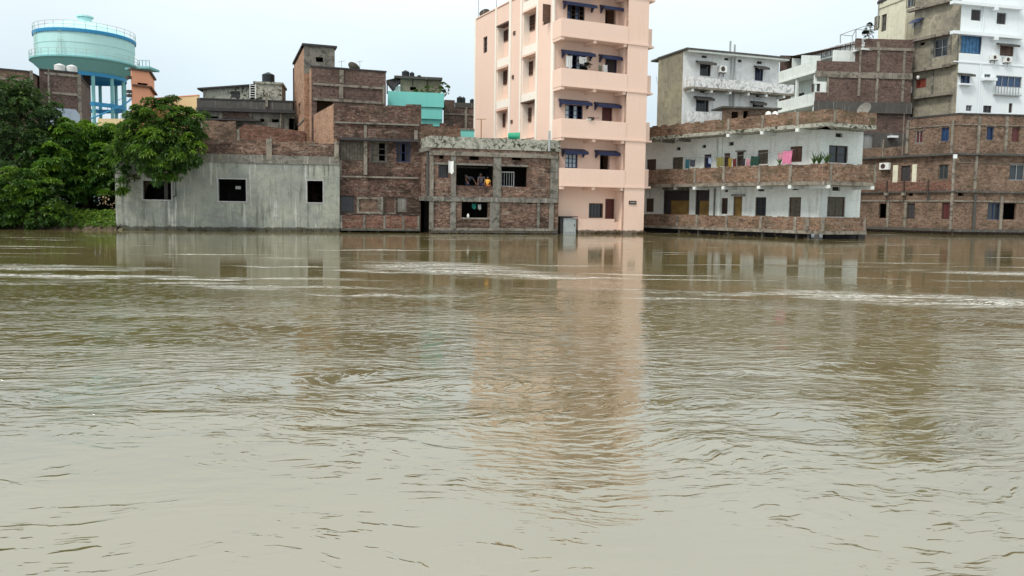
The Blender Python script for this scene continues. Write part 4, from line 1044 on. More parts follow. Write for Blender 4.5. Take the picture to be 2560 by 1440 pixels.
    hang_cloth(F, F.u(1508, 172, .5), F.u(1519, 172, .5), F.z(1512, 182, .5), F.z(1512, 161, .5), .5, 'whitepl', 'white garment drying in front of the doorway on the second balcony from the top', 'laundry')
    zf = F.z(1490, 218, .5)
    c = F.pt(F.u(1461, 175, .4), zf, .4)
    t = thing('potted_shrub', 'dark leafy potted shrub on the second balcony from the top of the pink building', 'plant', tuple(c))
    s = MB(); s.lathe(c, [(0, 0), (.16, 0), (.2, .3), (.17, .3), (0, .27)], 12); s.build('pot', MT['b_red'], t)
    s = MB(); s.tube([c + Vector((0, 0, .2)), c + Vector((.02, 0, 1.0))], .03, 5); s.build('stem', MT['bark'], t)
    rnd = random.Random(3); Cc, D, T = crown_points([(c.x, c.y, c.z + 1.35, .38, .3, .42)], 90, rnd)
    leaf_mesh('leaves', Cc, D, MT['leafdark'], t, rnd, 6, .16, .06, .5, T)
    zz3 = F.z(1490, 343, .5)
    c = F.pt(F.u(1466, 292, .5), F.z(1466, 301, OB), OB - .05)
    t = thing('cooking_pan', 'round dark pan standing on the third balcony parapet from the top of the pink building', 'pan', tuple(c))
    s = MB(); n = 16; s.lathe(c + Vector((0, 0, .02)), [(0, 0), (.14, 0), (.2, .08), (.21, .2), (.19, .2), (0, .05)], 16); s.build('bowl', MT['dark'], t)
    s = MB(); s.tube([c + Vector((.2, 0, .16)), c + Vector((.5, 0, .2))], .02, 5); s.build('handle', MT['dark'], t)
    c = F.pt(F.u(1482, 292, .5), F.z(1482, 303, OB), OB - .05)
    t = thing('metal_bowl', 'shiny pale bowl standing on the third balcony parapet from the top of the pink building', 'bowl', tuple(c - F.U * .65))
    s = MB(); s.lathe(c - F.U * .65, [(0, 0), (.12, 0), (.2, .1), (.2, .12), (0, .04)], 16); s.build('bowl', MT['whitepl'], t)
    # step and plinth with weed band at the foot
    s = MB(); u0 = F.u(1442, 560, .3); u1 = F.u(1532, 560, .3); z1 = F.z(1490, 547, .3); s.box(F, u0, u1, -.6, z1, .004, .5); s.box(F, u1, uB - .004, -.6, z1 - .2, .004, .5); s.build('plinth', MT['pinktide'], b.root)
    # dark passage and steel cabinet at the left foot
    s = MB(); ua, ub = F.u(1398, 560, .45), F.u(1440, 560, .45); zt_ = F.z(1415, 543, .45)
    s.box(F, ua, ub, zt_, zt_ + .06, .004, .7); s.box(F, ua, ua + .12, -.6, zt_, .004, .6); s.build('porch', MT['slabdark'], b.root)
    ua, ub = F.u(1409, 560, .6), F.u(1440, 560, .6)
    c = F.pt((ua + ub) / 2, -.1, .4)
    t = thing('steel_cabinet', 'pale grey steel cabinet standing in the water at the left foot of the pink building', 'cabinet', tuple(c))
    s = MB(); s.box(F, ua, ub, -.3, zt_ - .05, .1, .6); s.build('body', MT['greypl'], t)
    s = MB(); s.box(F, ua + .06, ub - .06, .1, zt_ - .12, .6, .625); d_ = s.build('cabinet_door', MT['greypl'], t)
    s = MB(); s.box(F, ub - .16, ub - .12, .5, .65, .625, .65); s.build('handle', MT['dark'], d_)
MT['leafdark'] = m_leaf('dark_leaf', (.012, .02, .01), (.02, .035, .015), (.05, .08, .03), .1)
pink_building()
# ================================================================== gallery house (white walls, mossy brick balconies)
def gallery_house():
    C = XY(2058, 43.6); L = Face(XY(1572, 55.4), C); F = Face(C, XY(2178, 45.0))
    b = Bld('gallery_house', 'white two storey house ringed by mossy brick balconies, standing out over the water', 'house', L)
    WO = -1.4                                   # the walls stand behind the balcony line
    z0g = .30; z0t = .50; zgp = 1.32; zm0 = L.z(2030, 461); zm0 = 3.22; zmt = zm0 + .22; zmp = 4.50; zr0 = 6.62; zrt = 6.85; zrp = 7.62
    cu = L.L - .55; fu = .55
    K = Vector(L.pt(L.L, 0, WO)); 
    # wall corner: intersection of both set-back planes
    A1 = L.pt(0, 0, WO); A2 = F.pt(0, 0, WO); 
    det = L.U.x * (-F.U.y) - (-F.U.x) * L.U.y; dx = A2 - A1
    tt = (dx.x * (-F.U.y) - (-F.U.x) * dx.y) / det; Kp = A1 + L.U * tt
    LW = Face(tuple(A1[:2]), tuple(Kp[:2])); FW = Face(tuple(Kp[:2]), tuple(F.pt(F.u(2152, 480, WO), 0, WO)[:2]))
    kinds = [((1658, 475, 1723, 538), 'half', 'ochre'), ((1738, 474, 1773, 540), 'half', 'ochre'), ((1803, 495, 1819, 535), 'bars', 'dark'), ((1833, 491, 1855, 542), 'door', 'ochre'),
             ((1888, 493, 1915, 540), 'glass', 'glass'), ((1972, 493, 2002, 542), 'shutter', 'olivewood'), ((1615, 496, 1634, 530), 'shutter', 'dark'),
             ((1681, 393, 1707, 426), 'shutter', 'olivewood'), ((1760, 386, 1778, 421), 'door', 'navy'), ((1810, 383, 1825, 417), 'door', 'brown'), ((1842, 380, 1859, 415), 'door', 'dark'),
             ((1894, 375, 1920, 410), 'shutter', 'olivewood'), ((1975, 366, 2005, 405), 'shutter', 'brown'), ((1617, 398, 1640, 432), 'shutter', 'dark')]
    vents = [(1895, 469, 1911, 478), (1981, 466, 1996, 475), (1811, 472, 1820, 480), (1690, 368, 1701, 376), (1755, 362, 1765, 370), (1822, 355, 1834, 364)]
    HL = [LW.rect(*k[0]) for k in kinds]; VL = [LW.rect(*k) for k in vents]
    kf = [((2068, 492, 2113, 542), 'shutter', 'olivewood'), ((2072, 364, 2120, 407), 'glass', 'glass')]; vf = [(2081, 467, 2101, 477), (2089, 333, 2107, 343)]
    HF = [FW.rect(*k[0]) for k in kf]; VF = [FW.rect(*k) for k in vf]
    mb = MB(); wall_mesh(mb, LW, 0, LW.L, z0g, zr0, HL + VL); wall_mesh(mb, FW, 0, FW.L, z0g, zr0, HF + VF)
    shell(mb, [LW.A[:2], LW.B[:2], FW.B[:2]], (2.2, 9), zr0, z0g); mb.build('wall', MT['white'], b.root)
    for Fc, hs, ks in ((LW, HL, kinds), (FW, HF, kf)):
        for r, (px, k, m) in zip(hs, ks):
            if k == 'half': 
                window(b, Fc, (r,), 'bars', frame='dark', pane='slabdark', nv=2)
                s = MB(); s.box(Fc, r[0] + (r[1] - r[0]) * .3, r[1] - .06, r[2] + .05, r[2] + (r[3] - r[2]) * .58, -.09, -.05); s.build('board', MT['ochre'], b.root)
            else: window(b, Fc, (r,), k, frame='brown' if k != 'glass' else 'dark', pane=m if k != 'bars' else 'slabdark', nv=1 if k != 'bars' else 3, nh=1 if k == 'glass' else 0, name='door' if k == 'door' else 'window')
    for Fc, hs in ((LW, VL), (FW, VF)):
        for r in hs:
            s = MB(); s.box(Fc, r[0], r[1], r[2], r[3], -.2, -.16); n = 3
            for k in range(1, n): s.box(Fc, r[0] + (r[1] - r[0]) * k / n - .02, r[0] + (r[1] - r[0]) * k / n + .02, r[2], r[3], -.155, -.1)
            s.build('vent', MT['slabdark'], b.root)
    for (px, y) in (((1828, 486, 1858, 490), 0), ((1838, 376, 1860, 379), 0)): b.bpx('lintel', 'conc', *px, .003, .25, LW)
    mb = MB(); mb.box(LW, 6.9, 7.1, z0g, zr0, .003, .1); mb.build('pilaster', MT['white'], b.root)
    s = MB(); q = LW.u(1793, 400); s.tube([LW.pt(q, zmt, .08), LW.pt(q, zr0 - .1, .08)], .05, 6); s.build('drain_pipe', MT['white'], b.root)
    s = MB(); q = LW.u(1787, 520); s.tube([LW.pt(q, z0t, .08), LW.pt(q, zm0 - .1, .08)], .06, 6); s.build('drain_pipe', MT['conc'], b.root)
    # slabs, parapets, posts, beams
    endm = F.u(2188, 440); endg = F.u(2167, 570); endr = F.u(2192, 310)
    levels = [('ground', z0g, z0t, zgp, endg, (1696, 1745, 1820, 1906, 1992, 2022), (2063, 2167), .05), ('mid', zm0, zmt, zmp, endm, (1737, 1809, 1898, 1976), (2077, 2187), .08), ('roof', zr0 + .005, zrt, zrp, endr, (1817, 1901, 1989), (2080,), .12)]
    for (nm, za, zb, zc, en, posts, fposts, amp) in levels:
        wF = 1.05
        s = MB(); p = [L.pt(0, 0, 0), L.pt(L.L, 0, 0), F.pt(en, 0, 0)]; ib = [L.pt(0, 0, WO + .004), Kp + (L.N + F.N) * .003, F.pt(en, 0, WO + .004)]
        if nm == 'roof': ib = [L.pt(0, 0, -8), L.pt(L.L - 3, 0, -8), F.pt(en, 0, -8)]
        Z = lambda v, z: Vector((v.x, v.y, z))
        for (z, rev) in ((za, True), (zb, False)):
            for k in range(2):
                Q = [Z(p[k], z), Z(p[k + 1], z), Z(ib[k + 1], z), Z(ib[k], z)]; s.quad(Q[::-1] if rev else Q, [(v.x, v.y) for v in Q])
        for k in range(2):
            Lk = (p[k + 1] - p[k]).length; s.quad([Z(p[k], za), Z(p[k + 1], za), Z(p[k + 1], zb), Z(p[k], zb)], [(0, za), (Lk, za), (Lk, zb), (0, zb)])
        s.quad([Z(p[2], za), Z(ib[2], za), Z(ib[2], zb), Z(p[2], zb)], [(0, za), (1, za), (1, zb), (0, zb)])
        bal = s.build('roof_slab' if nm == 'roof' else 'balcony', MT['mossy' if nm == 'roof' else 'conc_pale'], b.root)
        s = MB(); ragged(s, L, 0, L.L - .12, zb + .002, zc, -.14, -.02, amp, .4); ragged(s, F, 0, en, zb + .002, zc, -.14, -.02, amp * .7, .4)
        e_ = Face(tuple(F.pt(en - .12, 0, -.14)[:2]), tuple(F.pt(en - .12, 0, -1.0)[:2]))
        wall_mesh(s, e_, 0, e_.L, zb + .002, zc, [], th=-.12); s.build('parapet', MT['b_gal'], bal)
        for px in posts:
            q = L.u(px, L and 440, 0); w_ = .09 if px != 2022 else .14
            s = MB(); s.box(L, q - w_, q + w_, zb, zc - .02, -.12, .035); s.build('post', MT['conc_pale'], bal)
            if nm != 'ground' : s = MB(); s.box(L, q - .1, q + .1, za - .2, za - .003, WO + .004, .06); s.build('beam', MT['white'], bal)
            else: s = MB(); s.box(L, q - .07, q + .07, -.7, za - .003, -.45, -.2); s.build('support_pier', MT['conc_dark'], bal)
        for px in fposts:
            q = F.u(px, 440, 0); s = MB(); s.box(F, q - .07, q + .07, zb, zc - .01, -.12, .035); s.build('post', MT['conc_pale'], bal)
            if nm == 'mid' : s = MB(); s.box(F, q - .25, q - .05, za - .2, za - .003, WO + .004, .05); s.build('beam', MT['white'], bal)
            elif nm == 'ground': s = MB(); s.box(F, q - .2, q - .06, -.7, za - .003, -.45, -.2); s.build('support_pier', MT['conc_dark'], bal)
        if nm != 'ground':
            s = MB(); q = L.u(1700, 440, 0)
            for q in (L.u(1690, 440), L.u(1650, 440)): s.box(L, q - .1, q + .1, za - .2, za - .003, WO + .004, .05)
            s.build('beam', MT['conc'], bal)
    s = MB(); s.box(LW, .1, LW.L - .3, -.6, z0g - .003, .3, .5); s.box(FW, .1, FW.L, -.6, z0g - .003, .3, .5); s.build('foundation', MT['slabdark'], b.root)
    # laundry on the upper balcony
    cols = {'teal': (.02, .09, .12), 'slate': (.04, .045, .06), 'olive': (.19, .18, .06), 'mustard': (.26, .19, .03), 'brick_red': (.11, .02, .018), 'dark': (.03, .025, .03), 'pink': (.42, .22, .26), 'green': (.015, .05, .035), 'hot_pink': (.60, .20, .33), 'paleblue': (.25, .3, .38)}
    for k, c in cols.items(): cloth('wash_' + k, c)
    items = [(1712, 397, 1722, 420, 'teal', 'teal towel at the left end of the clothes line on the white gallery house'), (1723, 398, 1736, 415, 'slate', 'dark blue garment next to the teal towel on the clothes line'),
             (1769, 393, 1779, 408, 'paleblue', 'pale blue and white garment hanging in the first balcony doorway'), (1788, 392, 1806, 415, 'olive', 'square olive green mat hanging from the clothes line'),
             (1819, 394, 1828, 418, 'mustard', 'mustard yellow cloth hanging between the olive mat and the dark red cloth'), (1829, 395, 1838, 417, 'brick_red', 'dark red cloth hanging beside the mustard yellow one'),
             (1852, 395, 1861, 414, 'dark', 'dark garment hanging in front of the middle doorway'), (1863, 396, 1873, 417, 'pink', 'dusty pink cloth hanging left of the dark green cloth'),
             (1875, 389, 1897, 413, 'green', 'dark green cloth hanging slanted in front of a shuttered window'), (1942, 380, 1956, 398, 'pink', 'pale pink cloth hung beside the large bright pink one'),
             (1955, 376, 1978, 408, 'hot_pink', 'large bright pink cloth hanging near the balcony corner')]
    for (x0, y0, x1, y1, m, lb) in items:
        u0, u1, z0, z1 = L.rect(x0, y0, x1, y1, -.5)
        hang_cloth(L, u0, u1, z0, z1, -.6, 'wash_' + m, lb, 'laundry', group='washing on the upper balcony of the white gallery house')
    s = MB(); s.tube([L.pt(L.u(1705, 397, -.5), L.z(1705, 395, -.5), -.5), L.pt(L.u(1840, 390, -.5), L.z(1840, 390, -.5), -.5), L.pt(L.u(1985, 374, -.5), L.z(1985, 374, -.5), -.5)], .012, 4)
    tag(s.build('clothes_line', MT['metal']), 'thin clothes line strung along the upper balcony', 'line')
    for (px, lb) in ((2035, 'leftmost spiky green plant on the mossy brick parapet near the balcony corner'), (2048, 'middle spiky green plant on the mossy brick parapet near the balcony corner'), (2066, 'rightmost spiky green plant on the mossy brick parapet, beside the barred window')):
        Fc = L if px < 2050 else F; c = Fc.pt(Fc.u(px, 405, -.35), zmt, -.35); c.z = zmp - .28
        spiky_plant(c, .85, lb, 12)
        c2 = Vector(c)
        s = MB(); s.wbox((c2.x, c2.y, zmt + .003), .3, .3, zmp - .29 - zmt); st = tag(s.build('plant_stand', MT['conc']), 'concrete block under the %s' % lb.split(' on ')[0], 'stand')
    c = L.pt(L.u(1950, 398, -.35), zmp - .22, -.35); spiky_plant(c, .5, 'small green plant below the bright pink cloth on the balcony', 8)
    s = MB(); s.wbox((c.x, c.y, zmt + .003), .3, .3, c.z - zmt - .006); tag(s.build('plant_stand', MT['conc']), 'concrete block under the small green plant below the bright pink cloth', 'stand')
    # dish on the right end of the roof
    c = F.pt(F.u(2192, 290) - .25, zrt + .003, -.6); dish(c, .45, radians(-60), radians(-25), 'large pale satellite dish at the right end of the white gallery house roof', 'conc', .95)
    # AC unit
    for Fc in (LW,): pass
gallery_house()

# ================================================================== mouldy white house behind
def white_house():
    C = XY(1697, 60.0); L = Face(XY(1636, 63.5), C); F = Face(C, XY(1934, 63.0))
    b = Bld('mouldy_white_house', 'white three storey house stained with black mould, bare olive side wall at left', 'house', F)
    zt = F.z(1815, 137)
    K = [((1750, 156, 1777, 190), 'bars'), ((1887, 169, 1908, 202), 'glass'), ((1740, 245, 1772, 279), 'bars'), ((1882, 255, 1909, 285), 'bars')]
    V = [(1754, 139, 1767, 145), (1811, 145, 1822, 151), (1845, 149, 1854, 156), (1892, 153, 1905, 160), (1750, 224, 1764, 232), (1889, 237, 1901, 243)]
    H = [F.rect(*k[0]) for k in K]; HV = [F.rect(*v) for v in V]
    mb = MB(); wall_mesh(mb, F, 0, F.L, 1, zt, H + HV); mb.build('wall', MT['whiteold'], b.root)
    mb = MB(); wall_mesh(mb, L, 0, L.L, 1, zt, []); shell(mb, [L.A[:2], C, F.B[:2]], (-1.2, 5), zt, 1); mb.build('side_wall', MT['olive'], b.root)
    for r, k in zip(H, K): window(b, F, (r,), k[1], frame='navy' if k[1] == 'glass' else 'dark', pane='glass', nv=3 if k[1] == 'bars' else 2, nh=2 if k[1] == 'glass' else 0)
    for r in HV: s = MB(); s.box(F, r[0], r[1], r[2], r[3], -.2, -.12); s.box(F, (r[0] + r[1]) / 2 - .04, (r[0] + r[1]) / 2 + .04, r[2], r[3], -.119, -.05); s.build('vent', MT['slabdark'], b.root)
    for px in ((1744, 151, 1787, 161), (1890, 163, 1919, 174), (1739, 240, 1782, 251), (1881, 252, 1912, 262)): sunshade(b, F, px, dep=.6, mat='conc_dark', brk=False)
    mb = MB(); mb.box(F, -.1, F.L + .6, zt, zt + .14, -5, .65); mb.box(L, 0, L.L - .004, zt, zt + .14, -3, .12); mb.build('roof_slab', MT['conc_dark'], b.root)
    mb = MB(); mb.box(F, .1, F.L + .55, zt - .14, zt - .003, .01, .6); mb.build('roof_edge', MT['white'], b.root)
    z0, z1 = F.z(1820, 228, .9), F.z(1820, 199, .9)
    mb = MB(); mb.box(F, .1, F.L + .9, z0, z0 + .16, .005, .95); bal = mb.build('balcony', MT['conc_pale'], b.root)
    mb = MB(); mb.box(F, .15, F.L + .85, z0 + .163, z1, .8, .92); mb.box(F, .15, .27, z0 + .163, z1, .01, .797); mb.build('parapet', MT['whiteblot'], bal)
    for k in range(6): u = .3 + k * 1.75; s = MB(); s.box(F, u, u + .2, z0 - .2, z0 - .003, .005, .9); s.build('beam', MT['white'], bal)
    z0, z1 = F.z(1750, 305, .9), F.z(1750, 280, .9)
    mb = MB(); mb.box(F, .1, F.u(1799, 290, .9), z0, z1, .7, .92); mb.build('terrace_parapet', MT['whiteblot'], b.root)
    for px in (1827, 1835): s = MB(); q = F.u(px, 180); s.tube([F.pt(q, z1, .1), F.pt(q, zt - .2, .1)], .06, 6); s.build('drain_pipe', MT['greypl'], b.root)
    ac_unit(F, (1800, 164, 1817, 181), 0, 'white air conditioner on the upper wall of the mouldy white house')
    for (px, y, lb) in ((1829, 103, 'taller grey vent pipe on the flat roof of the mouldy white house'), (1840, 112, 'shorter grey vent pipe on the flat roof of the mouldy white house')):
        q = F.pt(F.u(px, 130), zt + .14, -.2); s = MB(); s.tube([q, (q.x, q.y, F.z(px, y, -.2))], .08, 7); tag(s.build('vent_pipe', MT['greypl']), lb, 'pipe')
white_house()

# small roof shed and junk between the gallery roof and the mouldy house
F = Face(XY(1800, 57.0), XY(1935, 57.6)); b = Bld('roof_shed', 'low dark flat roofed shed behind the roof parapet of the white gallery house', 'shed', F)
zt = F.z(1865, 272); mb = MB(); wall_mesh(mb, F, 0, F.L, 1, zt, [F.rect(1829, 279, 1846, 300), F.rect(1858, 277, 1870, 300)]); shell(mb, [F.A[:2], F.B[:2]], (0, 1.6), zt, 1); mb.build('wall', MT['b_brown'], b.root)
mb = MB(); mb.box(F, -.2, F.L + .2, zt, zt + .12, -1.9, .3); mb.build('roof', MT['conc_dark'], b.root)
for (px, lb) in ((1913, 'left white sack slumped on the shed roof edge'), (1930, 'right white sack slumped by the shed roof edge')):
    c = F.pt(F.u(px, 285), F.z(px, 293), .5); s = MB(); s.lathe(c, [(0, -.9), (.22, -.9), (.26, .05), (.2, .3), (.08, .38), (0, .36)], 10); tag(s.build('sack', MT['whitepl']), lb, 'sack')

# ================================================================== brick house with white side galleries
def brick_white_house():
    C = XY(2024, 70.0); F = Face(C, XY(2263, 70.6)); L = Face(XY(1930, 76.5), C)
    b = Bld('brown_brick_block', 'brown brick block with pale bands and white galleries along its left side', 'building', F)
    zt = F.z(2200, 99); zb1 = F.z(2150, 121); za = F.z(2090, 153); zb = F.z(2090, 179); zc = F.z(2090, 194); zd = F.z(2045, 231); ze = F.z(2150, 256)
    u1 = F.u(2150, 150); u2 = F.u(2068, 220)
    # lower brick
    H = [F.rect(2031, 209, 2051, 229)]
    mb = MB(); wall_mesh(mb, F, u1, F.L, zc, zt, []); wall_mesh(mb, F, u2, F.L, 1, zc - .001, []); 
    mb.quad([F.pt(u1, zb, 0), F.pt(u1, zb, -4), F.pt(u1, zt, -4), F.pt(u1, zt, 0)])
    mb.quad([F.pt(F.L, 1, 0), F.pt(F.L, 1, -8), F.pt(F.L, zt, -8), F.pt(F.L, zt, 0)], [(0, 1), (8, 1), (8, zt), (0, zt)]); mb.quad([F.pt(F.L, 1, -8), F.pt(0, 1, -8), F.pt(0, zt, -8), F.pt(F.L, zt, -8)], [(0, 1), (8, 1), (8, zt), (0, zt)])
    mb.quad([F.pt(u1, zt - .3, 0), F.pt(F.L, zt - .3, 0), F.pt(F.L, zt - .3, -8), F.pt(0, zt - .3, -8)])
    mb.build('wall', MT['b_plum'], b.root)
    mb = MB(); wall_mesh(mb, F, F.u(2096, 140), u1 - .001, zb, zb1 - .02, [], o=-.9); mb.build('white_wall', MT['white'], b.root)
    mb = MB(); wall_mesh(mb, F, 0, u2 - .001, zd - 1.6, zc - .4, H, o=-.02); mb.build('white_wall', MT['white'], b.root)
    mb = MB(); wall_mesh(mb, F, .3, F.u(2096, 140) - .01, zb, zb1 - .02, [], o=-3.5); mb.build('white_wall', MT['white'], b.root)
    window(b, F, (H[0],), 'bars', frame='brown', pane='glass', nv=2, o=-.02)
    # balcony parapets and bands
    b.box('balcony_parapet', 'b_plum', .1, u1 - .003, zb, za, -.15, 0)
    b.box('balcony_parapet', 'b_plum', .05, u2 - .01, F.z(2045, 258), zd, .01, .15)
    b.box('beam', 'conc_pale', 0, F.L, zc, zb - .003, .003, .1)
    b.box('beam', 'conc_pale', F.u(2141, 120), F.L, F.z(2200, 126), F.z(2200, 119), .003, .1)
    b.box('beam', 'conc_dark', 0, F.L, F.z(2150, 283), ze, .003, .3)
    b.box('roof_parapet', 'b_plum', F.u(2141, 120), F.L, F.z(2200, 119) + .003, zt + .05, -.3, .05)
    for (xa, xb, y0, y1) in ((2149, 2153, 126, 179), (2193, 2200, 104, 119), (2193, 2200, 126, 179), (2256, 2262, 126, 256), (2067, 2072, 194, 250), (2145, 2151, 194, 240), (2189, 2195, 194, 256)):
        b.bpx('column', 'conc_pale', xa, y0, xb, y1, .003, .08)
    # left galleries
    def gal(pz0, pz1, depth, name='gallery_parapet', mat='white', ext=0):
        s = MB(); s.box(L, 0, L.L + ext, pz0, pz1, -.12, .02); s.box(L, 0, L.L + ext, pz0 - .15, pz0 - .002, -depth, .1); return s.build(name, MT[mat], b.root)
    gal(zb - .02, za + .05, 3.2); gal(F.z(2024, 259), zd - .02, 3.2)
    mb = MB(); hs = [(L.L - 5.2, L.L - 4.2, zd + .1, zc - .7), (L.L - 3.6, L.L - 2.9, zd + .3, zc - 1.2)]
    wall_mesh(mb, L, 0, L.L, 1, zb - .2, hs, o=-1.6); 
    mb.quad([L.pt(0, 1, -1.6), L.pt(0, zt - .5, -1.6), L.pt(0, zt - .5, -5), L.pt(0, 1, -5)]); mb.build('gallery_wall', MT['white'], b.root)
    for h in hs: window(b, L, (h,), 'bars', o=-1.6, frame='dark', pane='glass', nv=2)
    mb = MB(); mb.box(L, L.L - .3, L.L - .05, 1, zb - .2, -.25, -.05); mb.box(L, L.L / 2, L.L / 2 + .25, 1, zb - .2, -.25, -.05); mb.build('gallery_pillar', MT['white'], b.root)
    # top roof edge with fretted white parapet, receding left
    z1, z2 = F.z(2141, 97), F.z(2141, 121)
    T = Face(XY(2011, 76.5), XY(2141, 70.0)); s = MB(); s.box(T, 0, T.L, z2 - .15, z2, -3.5, .1); top = s.build('roof_slab', MT['white'], b.root)
    s = MB(); s.box(T, 0, T.L, z1 - .08, z1, -.15, .05); n = 22
    for k in range(n):
        u = T.L * k / n; s.box(T, u, u + .16, z2, z1 - .08, -.12, .02); 
        if k % 2: s.box(T, u + .16, T.L * (k + 1) / n, z2 + .15, z1 - .35, -.1, 0)
    s.build('fretted_parapet', MT['whiteblot'], top)
    # roof frame of pipes
    q = lambda px, py, o: T.pt(T.u(px, py, o), T.z(px, py, o), o)
    t = thing('pipe_frame', 'open frame of thin steel pipes on the roof of the brown brick block', 'frame', tuple(q(2101, 105, -.1)))
    P_ = [q(2101, 108, -.1), q(2101, 87, -.1), q(2140, 73, -.1), q(2140, 100, -.1)]
    s = MB(); s.tube([P_[0], P_[1]], .05, 5); s.build('upright', MT['metal'], t)
    s = MB(); s.tube([P_[3], P_[2]], .05, 5); s.build('upright', MT['metal'], t)
    R_ = [P(2101, 87, 74), P(2175, 61, 69), P(2131, 90, 78), P(2170, 76, 74)]
    s = MB(); s.tube([P_[1], P_[2], R_[1]], .035, 5); s.tube([P_[1], R_[2]], .035, 5); s.tube([R_[2], P_[2]], .03, 5); s.tube([P_[2], R_[3]], .03, 5); s.tube([R_[2], (R_[2].x, R_[2].y, zt)], .03, 5); s.tube([R_[1], (R_[1].x, R_[1].y, zt)], .03, 5); s.build('crossbar', MT['metal'], t)
    c = F.pt(F.u(2172, 98, -1), zt - .28, -1.0)
    tree('roof_shrub', 'dark green shrub growing on the roof of the brown brick block', tuple(c), [(c.x, c.y, F.z(2172, 78, -1), .42, .4, .7)], MT['leafdark'], 120, 5, .22, .09, trunk_r=.05, cat='shrub')
brick_white_house()

# ================================================================== white tower block at far right with bare left flank
def right_block():
    C = XY(2376, 68.0); L = Face(XY(2262, 72.1), C); F = Face(C, XY(2640, 70.8))
    b = Bld('white_tower_block', 'tall cool white block at the right edge with a bare beige concrete left flank', 'building', F)
    zt = F.z(2450, -30)
    K = [((2428, 23, 2453, 52), 'shutter', 'slabdark', 'metal'), ((2492, 31, 2516, 61), 'shutter', 'slabdark', 'metal'), ((2398, 82, 2454, 134), 'bars', 'bluecurtain', 'bluepaint'), ((2500, 113, 2534, 140), 'shutter', 'brown', 'brown'),
         ((2402, 186, 2425, 208), 'glass', 'glassblue', 'bluepaint'), ((2461, 185, 2477, 198), 'glass', 'glass', 'greypl'), ((2490, 190, 2555, 218), 'glass', 'glassblue', 'metal'), ((2415, 263, 2430, 278), 'glass', 'glass', 'metal'), ((2458, 264, 2479, 282), 'glass', 'glass', 'dark'), ((2522, 258, 2531, 282), 'door', 'slabdark', 'dark')]
    H = [F.rect(*k[0]) for k in K]
    mb = MB(); wall_mesh(mb, F, 0, F.L, 1, zt, H); mb.build('wall', MT['whiteclean'], b.root)
    for r, (px, k, pn, fr) in zip(H, K): window(b, F, (r,), k, frame=fr, pane=pn, nv={'bars': 5, 'glass': 1, 'shutter': 1, 'door': 0}[k] if px[2] - px[0] < 60 or k == 'bars' else 3, nh=1 if k == 'glass' and px[2] - px[0] < 60 else 0, name='door' if k == 'door' else 'window')
    for px in ((2498, 107, 2544, 115), (2400, 181, 2433, 188)): sunshade(b, F, px, dep=.6, mat='conc_dark', brk=False)
    for (xa, ya, xb, yb) in ((2385, 76, 2560, 89), (2385, 2, 2560, 14)):
        b.line('slab', 'whiteclean', xa, ya, xb, yb, .28, .003, .45); 
        for px in (2492,): u, z = F.hit(px, (ya + yb) / 2, .45); s = MB(); s.box(F, u - .2, u + .2, z - .62, z - .30, .004, .5); s.build('beam', MT['whiteclean'], b.root)
    b.line('band', 'whiteclean', 2385, 152, 2560, 164, .1, .003, .06)
    s = MB(); q = F.u(2451, 150); s.tube([F.pt(q, 6, .08), F.pt(q, zt, .08)], .05, 6); s.build('drain_pipe', MT['whiteclean'], b.root)
    u0, u1, z0, z1 = F.rect(2453, 196, 2482, 203); b.box('sill', 'whiteclean', u0, u1, z0, z1, .003, .5)
    s = MB(); u0, u1, z0, z1 = F.rect(2397, 210, 2424, 214); s.box(F, u0, u1, z0, z1, .003, .4); s.build('sill', MT['whiteclean'], b.root)
    u0, u1, z0, z1 = F.rect(2490, 218, 2555, 236, .3); s = MB(); n = 9
    for k in range(n): s.box(F, u0 + (u1 - u0) * k / n, u0 + (u1 - u0) * k / n + .05, z0, z1, .2, .26)
    s.box(F, u0, u1, z1, z1 + .05, .2, .26); s.box(F, u0, u1, z0 - .1, z0, .003, .3); s.build('window_grille', MT['metal'], b.root)
    # bare flank
    KL = [((2270, 125, 2285, 153), 'glass', 'metal'), ((2335, 96, 2374, 141), 'glass', 'metal'), ((2299, 106, 2312, 113), 'vent', 'dark'), ((2287, 196, 2315, 221), 'shutter', 'red'), ((2277, 50, 2302, 68), 'shutter', 'greypl'), ((2268, -30, 2285, 17), 'glass', 'metal'), ((2265, 270, 2282, 300), 'bars', 'dark')]
    HL = [L.rect(*k[0]) for k in KL]
    mb = MB(); wall_mesh(mb, L, 0, L.L, 1, zt, HL); shell(mb, [L.A[:2], C, F.B[:2]], (-1, 8), zt, 1); mb.build('side_wall', MT['beige'], b.root)
    for r, (px, k, m) in zip(HL, KL):
        if k == 'vent': continue
        window(b, L, (r,), k, frame='metal' if m != 'dark' else 'dark', pane={'metal': 'glass', 'red': 'red', 'greypl': 'greypl', 'dark': 'slabdark'}[m], nv=2 if m == 'red' else 1, nh=1 if px[0] == 2335 else 0, surround='conc_pale' if m == 'metal' else None)
    s = MB(); u0, u1, z0, z1 = L.rect(2276, 45, 2304, 58, .4); s.quad([L.pt(u0, z1, .05), L.pt(u1, z1, .05), L.pt(u1, z0, .8), L.pt(u0, z0, .8)]); s.quad([L.pt(u0, z0 - .01, .8), L.pt(u1, z0 - .01, .8), L.pt(u1, z1 - .03, .05), L.pt(u0, z1 - .03, .05)]); s.build('blue_awning', MT['navy'], b.root)
    for (xa, ya, xb, yb, m) in ((2266, 101, 2370, 78, 'conc_pale'), (2266, 180, 2375, 155, 'conc_pale'), (2282, 241, 2374, 229, 'conc_pale'), (2266, 24, 2376, -4, 'conc_pale')):
        b.line('slab', m, xa, ya, xb, yb, .26, .003, .5, L)
